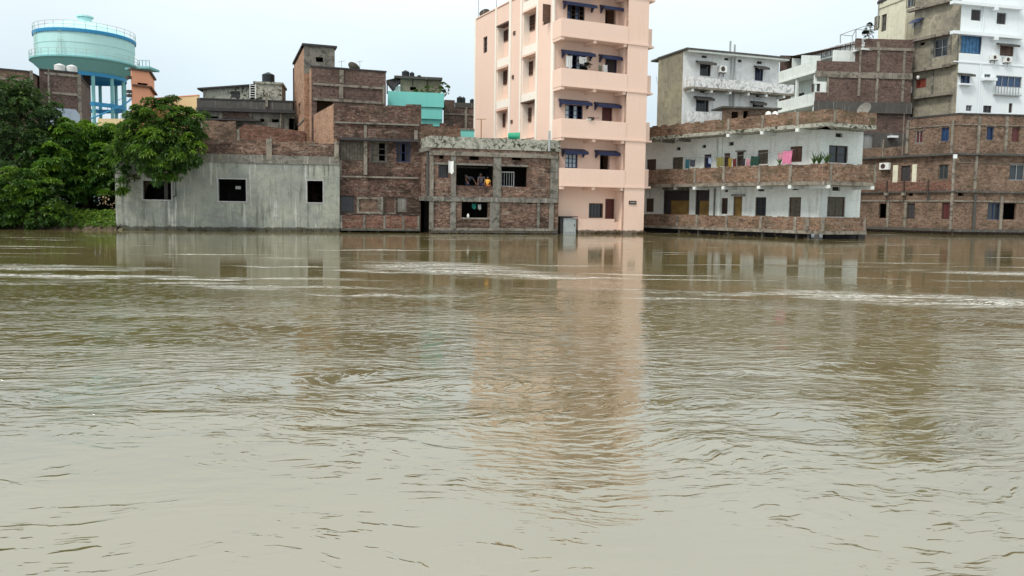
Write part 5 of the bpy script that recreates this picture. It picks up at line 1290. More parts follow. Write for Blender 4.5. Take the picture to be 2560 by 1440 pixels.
    for (xa, xb, y0, y1) in ((2282, 2286, 105, 170), (2326, 2333, 95, 165), (2262, 2268, 100, 280), (2328, 2332, 170, 232), (2280, 2283, 180, 240), (2368, 2376, 85, 155)):
        b.bpx('column', 'conc', xa, y0, xb, y1, .004, .14, L)
    s = MB(); zz0, zz1 = L.z(2360, 165, .4), L.z(2355, 141, .4); s.box(L, L.u(2330, 150, .4), L.L - .05, zz0, zz1, .15, .4); s.build('window_box', MT['beige'], b.root)
    s = MB(); q = L.pt(L.u(2300, 195), 0, .3); s.lathe((q.x, q.y, L.z(2300, 193, .3)), [(0, -.2), (.1, -.15), (.16, 0), (.1, .15), (0, .2)], 10); s.tube([(q.x, q.y, L.z(2300, 193, .3)), L.pt(L.u(2300, 195), L.z(2300, 188), 0)], .02, 5); s.build('lamp', MT['whitepl'], b.root)
    b.box('parapet', 'whiteclean', 0, F.L, zt, zt + .4, -.2, .03)
    ac_unit(F, (2480, 137, 2496, 150), 0, 'left air conditioner of the two on the cool white block, below the brown shutter')
    ac_unit(F, (2513, 142, 2529, 156), 0, 'right air conditioner of the two on the cool white block, below the brown shutter')
    ac_unit(L, (2263, 217, 2277, 233), .0, 'white air conditioner on the bare beige flank beside the brown brick block')
    # clutter on the terrace in front
    rnd = random.Random(4)
    for (px, k) in ((2388, 'low green plant at the left corner of the terrace below the white tower block'), (2498, 'small leafy plant left of the arched opening on the brick house terrace'), (2546, 'tall leafy plant at the right edge of the brick house terrace')):
        c = P(px, 285, 62.0); c.z = ZL + .01; spiky_plant(c, .75, k, 12)
# ================================================================== three storey brick house at far right
def right_brick():
    global ZL
    C = XY(2384, 58.0); L = Face(XY(2150, 64.6), C); F = Face(C, XY(2640, 58.8)); FM = .8
    b = Bld('three_storey_brick_house', 'long brown brick house with pale bands, at the right end of the waterfront', 'house', F)
    zt = F.z(2470, 288); ZL = zt - .35
    zs2 = F.z(2450, 384); zs1 = F.z(2450, 478); zb1 = F.z(2450, 501); zg = F.z(2450, 574)
    ul = L.u(2268, 330)
    KF = [((2467, 317, 2484, 350), 'bars', 'glassblue', 'bluepaint'), ((2530, 317, 2549, 355), 'door', 'maroon', 'brown'), ((2524, 411, 2562, 451), 'glass', 'glass', 'metal'), ((2469, 508, 2502, 549), 'glass', 'glass', 'bluepaint'), ((2508, 508, 2541, 549), 'hole', 0, 0), ((2395, 482, 2409, 490), 'hole', 0, 0)]
    KU = [((2288, 326, 2307, 358), 'glass', 'maroon', 'metal'), ((2353, 319, 2372, 353), 'glass', 'glassblue', 'bluepaint')]
    KM = [((2252, 414, 2276, 453), 'shutter', 'slabdark', 'dark'), ((2346, 411, 2370, 448), 'glass', 'glass', 'olivewood')]
    KB = [((2197, 509, 2217, 545), 'hole', 0, 0), ((2267, 508, 2287, 547), 'shutter', 'slabdark', 'dark'), ((2354, 507, 2378, 548), 'shutter', 'maroon', 'dark'), ((2270, 483, 2282, 490), 'hole', 0, 0)]
    HF = [F.rect(*k[0]) for k in KF]; HU = [L.rect(*k[0]) for k in KU]; HM = [L.rect(*k[0]) for k in KM]; HB = [L.rect(*k[0]) for k in KB]
    mb = MB(); wall_mesh(mb, F, 0, F.L, zg - 1.2, zt, HF); wall_mesh(mb, L, ul, L.L, zs2, zt, HU); wall_mesh(mb, L, 0, L.L, zg - 1.2, zs2 - .001, HM + HB)
    shell(mb, [L.A[:2], C, F.B[:2]], (-1.5, 6), zs2, zg - 1.2)
    uA = L.pt(ul, 0)
    shell(mb, [uA[:2], C, F.B[:2]], (-1.5, 3.5), zt - .35, zs2); mb.build('wall', MT['b_brown'], b.root)
    for Fc, hs, ks in ((F, HF, KF), (L, HU, KU), (L, HM, KM), (L, HB, KB)):
        for r, (px, k, pn, fr) in zip(hs, ks):
            if k == 'hole': continue
            window(b, Fc, (r,), k, frame=fr, pane=pn, nv=3 if k == 'bars' else 1, nh=3 if k == 'bars' else 0, name='door' if k == 'door' else 'window')
            if Fc is L and hs is HU or px[0] in (2467, 2530):
                s = MB(); u0, u1, z0, z1 = r
                for (a, c) in ((u0 - .13, z0 - .12), (u1 + .01, z0 - .12), (u0 - .13, z1), (u1 + .01, z1)): s.box(Fc, a, a + .12, c, c + .12, .003, .05)
                s.build('quoin', MT['conc_pale'], b.root)
    mb = MB(); mb.box(F, .1, F.L, 0, zt - .5, -3.2, -3); mb.box(L, .1, L.L - .5, 0, zs2 - .1, -3.2, -3); mb.build('inner_wall', MT['interior'], b.root)
    # slabs and bands
    for (z, h, m, o) in ((zs2, .14, 'conc_dark', .35), (zs1, .12, 'conc_dark', .18), (zb1, .13, 'conc_pale', .07)):
        b.box('band', m, 0, F.L, z - h, z, .003, o, F); b.box('band', m, 0 if z < zs2 or 1 else ul, L.L - .003, z - h, z, .003, o, L)
    b.box('band', 'conc_pale', 0, F.L, F.z(2450, 311) - .07, F.z(2450, 311), .003, .08, F); b.box('band', 'conc_pale', ul, L.L - .003, F.z(2450, 311) - .07, F.z(2450, 311), .003, .08, L)
    b.box('band', 'conc_pale', 0, F.L, F.z(2450, 406) - .05, F.z(2450, 406), .003, .05, F)
    b.box('plinth', 'conc_dark', 0, F.L, zg - .18, zg, .003, .25, F); b.box('plinth', 'conc_dark', 0, L.L - .003, zg - .18, zg, .003, .25, L)
    s = MB(); s.box(F, 0, F.L, zt, zt + .12, -.3, .06); s.box(L, ul, L.L - .003, zt, zt + .12, -.3, .06); s.build('coping', MT['slabdark'], b.root)
    s = MB(); s.box(F, .05, F.L, -.7, zg - .182, -1.3, -1.1); s.box(L, .05, L.L - .5, -.7, zg - .182, -1.3, -1.1); s.build('foundation', MT['slabdark'], b.root)
    for (Fc, px, y0, y1) in ((L, 2268, 302, 384), (L, 2380, 300, 384), (F, 2448, 292, 384), (F, 2517, 292, 384), (F, 2440, 390, 478), (F, 2504, 490, 574), (F, 2437, 485, 574), (L, 2218, 505, 574), (L, 2262, 505, 574), (L, 2380, 390, 574), (L, 2321, 480, 500)):
        b.bpx('column', 'conc_pale' if px != 2437 and px != 2321 else 'conc_dark', px - 3, y0, px + 3, y1, .004, .12, Fc)
    # middle left: tan panels beside the window, dark band over, brick balcony
    b.bpx('panel', 'cream', 2232, 413, 2244, 456, .003, .06, L); b.bpx('panel', 'cream', 2280, 411, 2291, 455, .003, .06, L)
    z0, z1 = L.z(2200, 480, .1), L.z(2200, 459, .1)
    s = MB(); s.box(L, 0, L.L - .2, zs1, zs1 + .75, .004, .16); bp = s.build('balcony_parapet', MT['b_red'], b.root)
    for px in (2218, 2261, 2321): s = MB(); q = L.u(px, 470, .16); s.box(L, q - .05, q + .05, zs1 - .5, zs1 + .9, .161, .26); s.build('post', MT['dark'], bp)
    for px in (2218, 2261): s = MB(); q = L.u(px, 487, .2); s.box(L, q - .12, q + .12, zs1 - .35, zs1 - .13, .19, .5); s.build('beam_end', MT['conc_pale'], b.root)
    s = MB(); q = F.u(2385, 392, .3); s.box(F, q - .12, q + .12, zs2 - .45, zs2 - .141, .36, .5); s.build('beam_end', MT['whiteclean'], b.root)
    # left low parapet on the terrace above
    s = MB(); ragged(s, L, 0, ul - .01, zs2, zs2 + .8, -.2, 0, .1, .4); s.build('terrace_parapet', MT['b_brown'], b.root)
    s = MB(); s.box(L, L.u(2208, 380) - .05, L.u(2208, 380) + .05, zs2, zs2 + 1.5, .003, .08); s.build('post', MT['conc_pale'], b.root)
    ac_unit(L, (2199, 407, 2222, 424), .15, 'white air conditioner on the brick wall right of the gallery house balcony')
    for (px, h) in ((2427, .9), (2478, .7), (2510, 1.1)):
        pass
    # service pipes at the upper left corner
    s = MB(); q = L.u(2263, 330); s.tube([L.pt(q - .1, zs2, .1), L.pt(q - .1, zt + .5, .1)], .035, 6); s.build('drain_pipe', MT['conc_pale'], b.root)
right_brick(); right_block()

# grey steel doors and low wall seen between the gallery house and the brick house
F = Face(XY(2150, 67.5), XY(2268, 68.2)); b = Bld('steel_door_shed', 'low grey shed with corrugated steel doors behind the gallery house', 'shed', F)
zt = F.z(2205, 332); r = F.rect(2158, 337, 2182, 371); mb = MB(); wall_mesh(mb, F, 0, F.L, 1, zt, [r]); shell(mb, [F.A[:2], F.B[:2]], (0, 1.8), zt, 1); mb.build('wall', MT['conc_dark'], b.root)
window(b, F, (r,), 'planks', frame='metal', pane='metal', name='door')
u0, u1, z0, z1 = F.rect(2218, 340, 2237, 345); s = MB(); s.box(F, u0, u1, z0, z1, .003, .5); s.build('shelf', MT['whiteclean'], b.root)

# cream house high behind
F = Face(XY(2240, 76.0), XY(2268, 76.4)); L = Face(XY(2174, 80.0), tuple(F.A[:2])); b = Bld('cream_house', 'cream plastered upper storey rising behind the brown brick block', 'house', L)
zt = L.z(2220, 14); HH = [L.rect(2184, 42, 2189, 76), L.rect(2190, 41, 2199, 72), L.rect(2203, 36, 2216, 78)]
mb = MB(); wall_mesh(mb, L, 0, L.L, 1, zt, HH); wall_mesh(mb, F, 0, F.L, 1, zt, []); shell(mb, [L.A[:2], F.A[:2], F.B[:2]], (0, 3), zt, 1); mb.build('wall', MT['cream'], b.root)
for h in HH: window(b, L, (h,), 'glass', frame='conc_pale', pane='conc_dark', nv=0, nh=1)
b.box('parapet', 'cream', 0, L.L, zt, zt + .5, -.2, .1, L)
c = L.pt(L.u(2203, 20, -.5), zt, -.5)
for (px, lb) in ((2200, 'left dark bundle lying on the roof parapet of the cream house'), (2208, 'right dark bundle lying on the roof parapet of the cream house')):
    c = L.pt(L.u(px, 20, -.05), zt + .5, -.05); s = MB(); s.lathe(c, [(0, 0), (.28, 0), (.32, .2), (.2, .42), (0, .46)], 10); tag(s.build('bundle', MT['slabdark']), lb, 'bundle')
s = MB(); c = L.pt(.1, zt - 2, .15); s.tube([c, c + Vector((0, 0, 3.0))], .06, 5); s.tube([c + Vector((0, 0, 3)), c + Vector((1.2, 0, 2.9))], .05, 5); s.tube([c + Vector((1.2, 0, 2.9)), c + Vector((1.2, 0, 1.5))], .05, 5); tag(s.build('handrail', MT['metal']), 'bent steel rail at the left edge of the cream house', 'rail')
# ================================================================== background, left half
def simple_block(name, label, cat, fpts, zpix, mat, back=(0, 4), cols=(), beams=(), holes=(), cap=None, colmat='conc_pale', z0=.5, capo=.06):
    """fpts: XY points left to right; zpix = (px, py, face index) for the roof line"""
    Fs = [Face(fpts[i], fpts[i + 1]) for i in range(len(fpts) - 1)]
    b = Bld(name, label, cat, Fs[-1]); zt = Fs[zpix[2]].z(zpix[0], zpix[1])
    mb = MB(); HH = [Fs[h[4]].rect(*h[:4]) for h in holes]
    for i, F in enumerate(Fs): wall_mesh(mb, F, 0, F.L, z0, zt, [r for r, h in zip(HH, holes) if h[4] == i])
    shell(mb, fpts, back, zt - .15, z0); mb.build('wall', MT[mat], b.root)
    for c in cols: b.bpx('column', colmat, *c[:4], -.003 + .006, .09, Fs[c[4]])
    for c in beams:
        F = Fs[c[4]]; z0_, z1_ = F.z((c[0] + c[2]) / 2, c[3]), F.z((c[0] + c[2]) / 2, c[1])
        b.box('beam', colmat, F.u(c[0], c[1]), F.u(c[2], c[1]), z0_, z1_, .003, .07, F)
    for h, r in zip(holes, HH):
        if len(h) > 5: window(b, Fs[h[4]], (r,), h[5], frame='dark', pane=h[6], nv=1)
    if cap:
        for F in Fs: 
            s = MB(); s.box(F, 0, F.L - .002, zt, zt + .12, -.25, capo); s.build('coping', MT[cap], b.root)
    return b, Fs, zt

# old grey concrete house with rooftop rooms
bb, Fs, zt = simple_block('old_concrete_house', 'sooty old grey house with crumbling rooftop rooms, left of the brick tower house', 'house',
    [XY(493, 56.0), XY(737, 57.0)], (610, 272, 0), 'conc', cols=[(548, 278, 556, 296, 0), (622, 280, 631, 300, 0), (700, 277, 707, 330, 0)], holes=[(650, 297, 661, 305, 0), (680, 298, 697, 306, 0), (722, 296, 736, 325, 0), (518, 291, 546, 297, 0)])
F = Fs[0]
bb.line('slab', 'slabdark', 493, 270, 737, 274, .22, .003, .4)
s = MB(); ragged(s, F, .1, F.L - .1, zt + .005, F.z(610, 249), -.2, .05, .12, .6); s.build('parapet', MT['conc_dark'], bb.root)
bb.line('cap', 'slabdark', 500, 246, 737, 250, .1, -.22, .1)
bb.bpx('infill', 'b_plum', 556, 278, 622, 296, .003, .05)
bb.bpx('ledge', 'slabdark', 510, 297, 650, 301, .003, .6)
s = MB(); ragged(s, F, F.u(512, 320), F.u(595, 320), 2, F.z(550, 302, .7), .5, .7, .1, .5); s.build('lower_parapet', MT['b_brown'], bb.root)
s = MB(); q = F.u(703, 300); s.tube([F.pt(q, 4, .15), F.pt(q, zt - .3, .15)], .07, 6); s.build('drain_pipe', MT['conc_pale'], bb.root)
s = MB(); s.box(F, F.u(664, 250, .1), F.u(670, 250, .1), F.z(667, 268, .1), F.z(667, 232, .1), .07, .2); s.build('chimney_pipe', MT['conc_pale'], bb.root)
F2 = Face(XY(512, 57.5), XY(628, 58.0)); zl, zr_ = F2.z(518, 225), F2.z(626, 214)
s = MB(); zb = zt + .3
A = [F2.pt(0, zb), F2.pt(F2.L, zb), F2.pt(F2.L, zr_), F2.pt(0, zl)]; B_ = [v - F2.N * 2.5 for v in A]
s.quad(A, [(0, 0), (4, 0), (4, 1), (0, 1)]); s.quad(B_[::-1]); s.quad([A[0], A[3], B_[3], B_[0]]); s.quad([A[1], B_[1], B_[2], A[2]]); s.build('roof_room', MT['mossy'], bb.root)
s = MB(); up = Vector((0, 0, .1)); e = F2.U * .35
T_ = [A[3] - e + F2.N * .3 + up, A[2] + e + F2.N * .3 + up, B_[2] + e + up, B_[3] - e + up]; D_ = [v - Vector((0, 0, .12)) for v in T_]
s.quad(T_); s.quad(D_[::-1])
for i in range(4): s.quad([D_[i], D_[(i + 1) % 4], T_[(i + 1) % 4], T_[i]])
s.build('sheet_roof', MT['slabdark'], bb.root)
s = MB(); r = F2.rect(578, 228, 600, 244); s.box(F2, r[0], r[1], r[2], r[3], .003, .03); s.build('doorway', MT['slabdark'], bb.root)
F3 = Face(XY(640, 56.8), XY(707, 57.2)); z1 = F3.z(670, 210)
s = MB(); s.box(F3, 0, F3.L, zb, z1, -3, 0); s.build('stone_room', MT['mossy'], bb.root)
s = MB(); s.box(F3, -.1, F3.L + .1, z1, z1 + .15, -3.1, .1); s.build('roof_slab', MT['mossy'], bb.root)
water_tank(tuple(F3.pt(F3.u(671, 208, -1), z1 + .155, -1)), .47, .85, 'black plastic water tank on the stone rooftop room')
# ladder
t = thing('ladder', 'pale upright ladder leaning on the rooftop room of the old grey house', 'ladder', tuple(F3.pt(-.3, zb, .3)))
u0, u1 = F3.u(624, 230, .3), F3.u(638, 230, .3); z0_, z1_ = F3.z(630, 246, .3), F3.z(630, 211, .3)
for u in (u0, u1): s = MB(); s.box(F3, u, u + .06, z0_, z1_, .28, .34); s.build('rail', MT['whitepl'], t)
for k in range(6): s = MB(); z = z0_ + (z1_ - z0_) * (k + .5) / 6; s.box(F3, u0 + .06, u1, z, z + .04, .29, .33); s.build('rung', MT['whitepl'], t)

# cyan balcony house
b, Fs, zt = simple_block('cyan_house', 'house with a bright cyan parapet and mossy rooftop rooms', 'house', [XY(969, 60.0), XY(1104, 60.8)], (1035, 233, 0), 'cyan', back=(-1.5, 6))
F = Fs[0]
s = MB(); s.box(F, 0, F.L + .1, F.z(1040, 266, .3), zt + .05, .003, .3); s.build('parapet', MT['cyan'], b.root)
s = MB(); s.box(F, F.u(1050, 280), F.L, F.z(1070, 297, .2), F.z(1070, 269, .2), .01, .2); s.build('lower_balcony', MT['cyan'], b.root)
E_ = Face(tuple(F.B[:2]), (F.B.x - .2, F.B.y + 4)); 
F4 = Face(XY(1000, 61.5), XY(1100, 62.1)); z1 = F4.z(1050, 199)
s = MB(); hs = [F4.rect(1025, 217, 1041, 226)]; wall_mesh(s, F4, 0, F4.L, zt - .2, z1, hs); shell(s, [F4.A[:2], F4.B[:2]], (-.5, 3), z1, zt - .2); s.build('rooftop_room', MT['olive'], b.root)
s = MB(); s.box(F4, -.5, F4.L + .1, z1, z1 + .2, -3, .3); s.build('roof_slab', MT['conc_dark'], b.root)
s = MB(); s.box(F4, F4.u(1066, 215), F4.u(1071, 215), zt, z1, .003, .06); s.box(F4, F4.u(1030, 205), F4.u(1033, 205), F4.z(1030, 217), z1, .003, .06); s.build('pipe', MT['dark'], b.root)
s = MB(); s.box(F4, F4.u(988, 215) , -.01, zt, z1 - .6, -.2, 0); s.build('white_panel', MT['white'], b.root)
t = thing('tarpaulin_shelter', 'sagging dark tarpaulin shelter beside the mossy rooftop room', 'shelter', tuple(F4.pt(-.9, zt, 0)))
s = MB(); q = lambda px, py, o: F4.pt(F4.u(px, py, o), F4.z(px, py, o), o)
A = [q(966, 200, .4), q(985, 196, .6), q(1000, 202, .4), q(984, 224, .5)]; Bq = [v - F4.N * 1.5 for v in A]; s.quad(A); s.quad(Bq[::-1])
for i in range(4): s.quad([A[i], Bq[i], Bq[(i + 1) % 4], A[(i + 1) % 4]])
s.build('sheet', MT['slabdark'], t); s = MB(); s.tube([q(968, 235, .3), q(968, 200, .3)], .05, 5); s.build('pole', MT['dark'], t)
for (px, r_w, h, lb) in ((1014, .32, .62, 'larger of the two dark water tanks on the mossy rooftop room'), (1030, .2, .52, 'smaller of the two dark water tanks on the mossy rooftop room'), (1048, .17, .3, 'short dark barrel on the mossy rooftop room')):
    water_tank(tuple(F4.pt(F4.u(px, 200, -.8), z1 + .2, -.8)), r_w, h, lb)
c = F.pt(F.u(1078, 232), zt, -.4)
tree('roof_creeper', 'green creeper growing over the top of the cyan parapet', tuple(c), [(c.x, c.y, zt + .35, 1.3, .25, .35), (c.x + 1.1, c.y, zt + .5, .4, .25, .6)], m_leaf('creeper_leaf', (.04, .09, .02), (.09, .17, .03), (.2, .3, .05)), 260, 6, .16, .08, trunk_r=.03, cat='plant')

# plum brick row and brown wall next to the pink building
b, Fs, zt = simple_block('plum_brick_house', 'low plum brown brick house just left of the pink building', 'house', [XY(1108, 62.0), XY(1188, 62.6)], (1145, 269, 0), 'b_plum',
    cols=[(1162, 268, 1168, 330, 0)], beams=[(1110, 284, 1186, 288, 0)])
F = Fs[0]; s = MB(); s.box(F, F.u(1112, 260), F.u(1137, 260), zt, F.z(1125, 250), -2, 0); s.build('roof_room', MT['b_plum'], b.root)
s = MB(); s.box(F, F.u(1138, 262), F.L, zt, F.z(1160, 257), -.15, .05); s.build('parapet', MT['conc_dark'], b.root)
water_tank(tuple(F.pt(F.u(1150, 256, -.8), F.z(1160, 257), -.8)), .28, .62, 'dark water tank standing on the plum brick house')
water_tank(tuple(F.pt(F.u(1158.5, 256, -.5), F.z(1160, 257), -.5)), .17, .55, 'narrow dark barrel beside the water tank on the plum brick house')
water_tank(tuple(F.pt(F.u(1181, 256, -.5), F.z(1160, 257), -.5)), .22, .42, 'round dark tank at the edge of the pink building wall')
b, Fs, zt = simple_block('brown_brick_wall_house', 'low brown brick house with ragged top behind the framed brick house', 'house', [XY(1046, 54.0), XY(1150, 54.8)], (1098, 318, 0), 'b_brown')
s = MB(); ragged(s, Fs[0], 0, Fs[0].L, zt, zt + .3, -.2, 0, .25, .5); s.build('parapet', MT['b_dark'], b.root)
b, Fs, zt = simple_block('cyan_ledge_house', 'low house with a pale cyan ledge beside the foot of the pink building wall', 'house', [XY(1147, 57.6), XY(1188, 57.9)], (1165, 325, 0), 'cyan', back=(0, 1.8), cap='conc_pale')

# red brick houses by the water tower
b, Fs, zt = simple_block('brick_house_with_tanks', 'plum brick house carrying two white water tanks, in front of the water tower', 'house', [XY(108, 62.0), XY(200, 63.5), XY(232, 72)], (155, 180, 0), 'b_plum', back=(-12, 3),
    cols=[(195, 186, 204, 310, 0), (120, 190, 125, 300, 0)], beams=[(110, 184, 202, 190, 0), (130, 232, 202, 238, 0)], cap='slabdark')
for px, lb in ((149.5, 'left of the two white water tanks in front of the water tower'), (179.5, 'right of the two white water tanks in front of the water tower')):
    water_tank(tuple(Fs[0].pt(Fs[0].u(px, 178, -1.2), zt + .12, -1.2)), .42, .72, lb, 'whitepl', 'white water tanks on the plum brick house')
b2_, Fs2, zt2 = simple_block('brick_house_by_trees', 'brown brick house with a pale band, behind the dark tree at the left edge', 'house', [XY(-60, 58.0), XY(80, 60.0), XY(128, 64.5)], (0, 174, 0), 'b_brown', back=(-9, 4),
    cols=[(75, 176, 83, 240, 0)], beams=[(-50, 195, 80, 200, 0)], cap='slabdark')
F = Fs2[1]; s = MB(); s.box(F, 0, F.L, zt2 - 1.15, zt2 - .95, .003, .07); s.build('beam', MT['conc_pale'], b2_.root)
simple_block('pale_blue_wall_house', 'low pale blue house half hidden by tree tops at the far left', 'house', [XY(120, 55.0), XY(196, 56.5), XY(206, 60)], (160, 271, 0), 'bluewall', back=(-5, 2))
s = MB(); c = P(124, 262, 57); s.tube([(c.x, c.y, 2), (c.x, c.y, P(124, 172, 57).z)], .06, 6); tag(s.build('pole', MT['conc_pale']), 'thin pale pole in front of the brick house with white tanks', 'pole')
simple_block('pale_yellow_house', 'long low pale yellow house seen above the mango tree', 'house', [XY(384, 104), XY(500, 100)], (440, 243, 0), 'yellow', cap='salmon')
simple_block('low_peach_wall_house', 'low peach coloured house just above the tree tops under the water tower', 'house', [XY(250, 88), XY(345, 88)], (300, 297, 0), 'yellow')

# salmon tower with ledge
b, Fs, zt = simple_block('salmon_stair_tower', 'salmon painted stair tower with a dark slot and ledge, beside the water tower', 'tower', [XY(336, 95), XY(379, 96.5), XY(392, 103)], (357, 178, 0), 'salmon', back=(-5, 2), holes=[(344, 208, 375, 213, 0)])
F = Fs[0]
for Fc in Fs: 
    s = MB(); s.box(Fc, 0, Fc.L + .25, Fs[0].z(357, 218), Fs[0].z(357, 214), .003, .35); s.build('ledge', MT['b_red'], b.root)
    s = MB(); s.box(Fc, -.1, Fc.L + .2, zt, zt + .25, -1, .25); s.build('roof_slab', MT['conc_dark'], b.root)
for y in (198, 233, 243): u, z = F.hit(333, y); s = MB(); s.box(F, -.5, -.02, z, z + .35, -.5, .1); s.build('lamp_bracket', MT['dark'], b.root)

# ================================================================== water tower
def water_tower():
    Cx, Cy = XY(219, 112, 300); c = Vector((Cx, Cy, 0))
    t = thing('water_tower', 'huge mint green elevated water tower with a blue top band and blue bracing', 'water tower', (Cx, Cy, 0))
    R = 6.55; zt = 25.9; zb = 22.0
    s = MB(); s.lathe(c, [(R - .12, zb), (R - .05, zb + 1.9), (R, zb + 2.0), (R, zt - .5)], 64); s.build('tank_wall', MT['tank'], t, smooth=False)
    s = MB(); s.lathe(c, [(R + .0, zt - .5), (R + .16, zt - .5), (R + .2, zt - .1), (R + .08, zt), (R - .1, zt)], 64); s.build('top_band', MT['tblue'], t)
    s = MB(); s.lathe(c, [(R - .1, zt - .01), (R * .8, zt + .9), (R * .55, zt + 1.6), (R * .3, zt + 2.05), (0, zt + 2.2)], 48); s.build('dome', MT['tank'], t, smooth=True)
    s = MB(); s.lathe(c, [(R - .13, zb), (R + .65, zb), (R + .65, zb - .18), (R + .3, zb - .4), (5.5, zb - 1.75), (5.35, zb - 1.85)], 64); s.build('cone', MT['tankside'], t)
    s = MB(); s.lathe(c, [(5.35, zb - 1.85), (5.35, zb - 2.35), (5.0, zb - 2.35), (5.0, zb - 1.9), (3, zb - 1.3), (0, zb - 1.0)], 48); s.build('ring_beam', MT['tblue'], t)
    s = MB(); zc = zt + 2.15; s.lathe(c, [(.9, zc), (.9, zc + .7)], 12); s.lathe(c, [(0, zc + 1.1), (1.15, zc + .95), (1.15, zc + .75), (0, zc + .75)], 14); s.build('vent_cap', MT['tank'], t)
    def railing(rr, z, n, h, nm):
        s = MB()
        for k in range(n):
            a = 2 * pi * k / n; p = c + Vector((rr * cos(a), rr * sin(a), z)); s.tube([p, p + Vector((0, 0, h))], .04, 4)
        for hh in (h, h * .5):
            pts = [c + Vector((rr * cos(2 * pi * k / 48), rr * sin(2 * pi * k / 48), z + hh)) for k in range(49)]; s.tube(pts, .03, 4, cap=False)
        s.build(nm, MT['rail'], t)
    railing(R + .1, zt, 30, 1.0, 'top_railing'); railing(R + .6, zb, 36, 1.0, 'walkway_railing')
    n = 12
    for k in range(n):
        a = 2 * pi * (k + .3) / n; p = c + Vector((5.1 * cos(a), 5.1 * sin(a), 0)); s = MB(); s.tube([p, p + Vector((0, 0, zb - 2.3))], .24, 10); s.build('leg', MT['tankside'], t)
    s = MB(); s.tube([c, c + Vector((0, 0, zb - 1.5))], .5, 10); s.build('centre_pipe', MT['dark'], t)
    for z in (3.5, 7.5, 11.5, 15.4):
        s = MB(); s.lathe(c, [(4.85, z), (5.35, z), (5.35, z + .55), (4.85, z + .55), (4.85, z)], 12, a0=2 * pi * .3 / n, a1=2 * pi * (1 + .3 / n)); s.build('brace_ring', MT['tblue'], t)
    s = MB(); pts = [c + Vector(((6.3) * cos(a), 6.3 * sin(a), 8 + 11 * k / 30)) for k, a in ((k, radians(-150) + k * .11) for k in range(31))]
    pts2 = [p + Vector((0, 0, 1)) for p in pts]
    for a, bq in ((pts, .12), (pts2, .04)): s.tube(a, bq, 5)
    for k in range(0, 31, 2): s.tube([pts[k], pts2[k]], .03, 4)
    s.build('spiral_stair', MT['tblue'], t)
    # ladders on the wall, landing on the right
    for ang in (radians(-128), radians(-88)):
        s = MB(); d = Vector((cos(ang), sin(ang), 0)); sd_ = Vector((-sin(ang), cos(ang), 0)) * .25
        for sg in (-1, 1): s.tube([c + d * (R + .2) + sd_ * sg + Vector((0, 0, zb)), c + d * (R + .2) + sd_ * sg + Vector((0, 0, zt - .3 if ang < -2 else zt - 1.5))], .04, 4)
        for k in range(9): s.tube([c + d * (R + .2) - sd_ + Vector((0, 0, zb + .4 * k + .2)), c + d * (R + .2) + sd_ + Vector((0, 0, zb + .4 * k + .2))], .025, 4)
        s.build('ladder', MT['rail'], t)
    F = Face(XY(350, 106, 300), XY(376, 106, 300)); z = F.z(363, 171); s = MB(); s.box(F, 0, F.L, z, z + .3, -3, 0); s.box(F, -2.5, -.01, z, z + .25, -2, -1)
    for k in range(4): u = F.L * k / 3; s.box(F, u - .03, u + .03, z + .3, z + 1.1, -.1, 0)
    s.box(F, 0, F.L, z + 1.1, z + 1.15, -.1, 0); s.build('landing', MT['tankside'], t)
water_tower()

# ================================================================== trees and bank
LD = m_leaf('leaf_dark_tree', (.022, .05, .020), (.048, .10, .03), (.12, .22, .04), .45)
LM = m_leaf('leaf_mango', (.016, .05, .011), (.038, .105, .015), (.22, .38, .03), .5)
LB = m_leaf('leaf_bright', (.022, .07, .012), (.048, .135, .016), (.24, .42, .03), .55)
LS = m_leaf('leaf_scrub', (.06, .14, .02), (.12, .25, .03), (.28, .42, .05), .5)
def bl(px, py, Y, rx, ry, dy=None):
    """crown lobe from a measured centre and measured radii"""
    p = P(px, py, Y); s_ = Y / FPX; return (p.x, p.y, p.z, rx * s_, (dy or min(rx, ry) * .9) * s_, ry * s_)
def gb(px, Y, z=.2):
    x, y = XY(px, Y); return (x, y, z)
tree('dark_leafy_tree', 'tall dark leafy tree filling the left edge in front of the brick house', gb(40, 46), [bl(35, 300, 46, 95, 92), bl(-45, 270, 47, 90, 90), bl(95, 275, 47, 62, 45), bl(20, 400, 45.4, 110, 85), bl(-40, 470, 45, 90, 80)], LD, 6000, 11, ln=.25, wd=.11, trunk_r=.28)
tree('bright_green_tree', 'bright green tree between the dark left tree and the mango tree', gb(215, 48), [bl(190, 372, 47.5, 85, 62), bl(265, 362, 48, 72, 52), bl(140, 400, 46.5, 66, 58), bl(230, 430, 47.5, 80, 40), bl(320, 372, 48.5, 50, 45), bl(165, 345, 46.2, 50, 40), bl(120, 420, 45, 60, 50), bl(272, 412, 46.4, 46, 48), bl(200, 455, 46, 70, 42)], LB, 8200, 12, ln=.27, wd=.10, trunk_r=.2)
tree('mango_tree', 'rounded mango tree overhanging the left window of the grey cement house', gb(318, 46.6), [bl(410, 306, 42.6, 88, 50), bl(468, 322, 42.4, 50, 42), bl(355, 345, 43.0, 60, 55), bl(405, 375, 41.9, 84, 58), bl(472, 385, 42.2, 38, 40), bl(405, 418, 41.6, 55, 36), bl(318, 392, 43.2, 44, 52), bl(303, 450, 42.4, 24, 36)], LM, 4200, 13, ln=.28, wd=.09, trunk_r=.17, lean=(.2, 0))
tree('waterside_bush', 'large loose bush at the waterline at the far left', gb(60, 42.6, .1), [bl(60, 480, 42.8, 75, 52), bl(120, 500, 42.6, 55, 42), bl(10, 510, 42.4, 65, 58), bl(100, 540, 42.2, 70, 34), bl(-40, 520, 42.6, 60, 60)], LM, 3600, 14, ln=.24, wd=.10, trunk_r=.08, cat='bush')
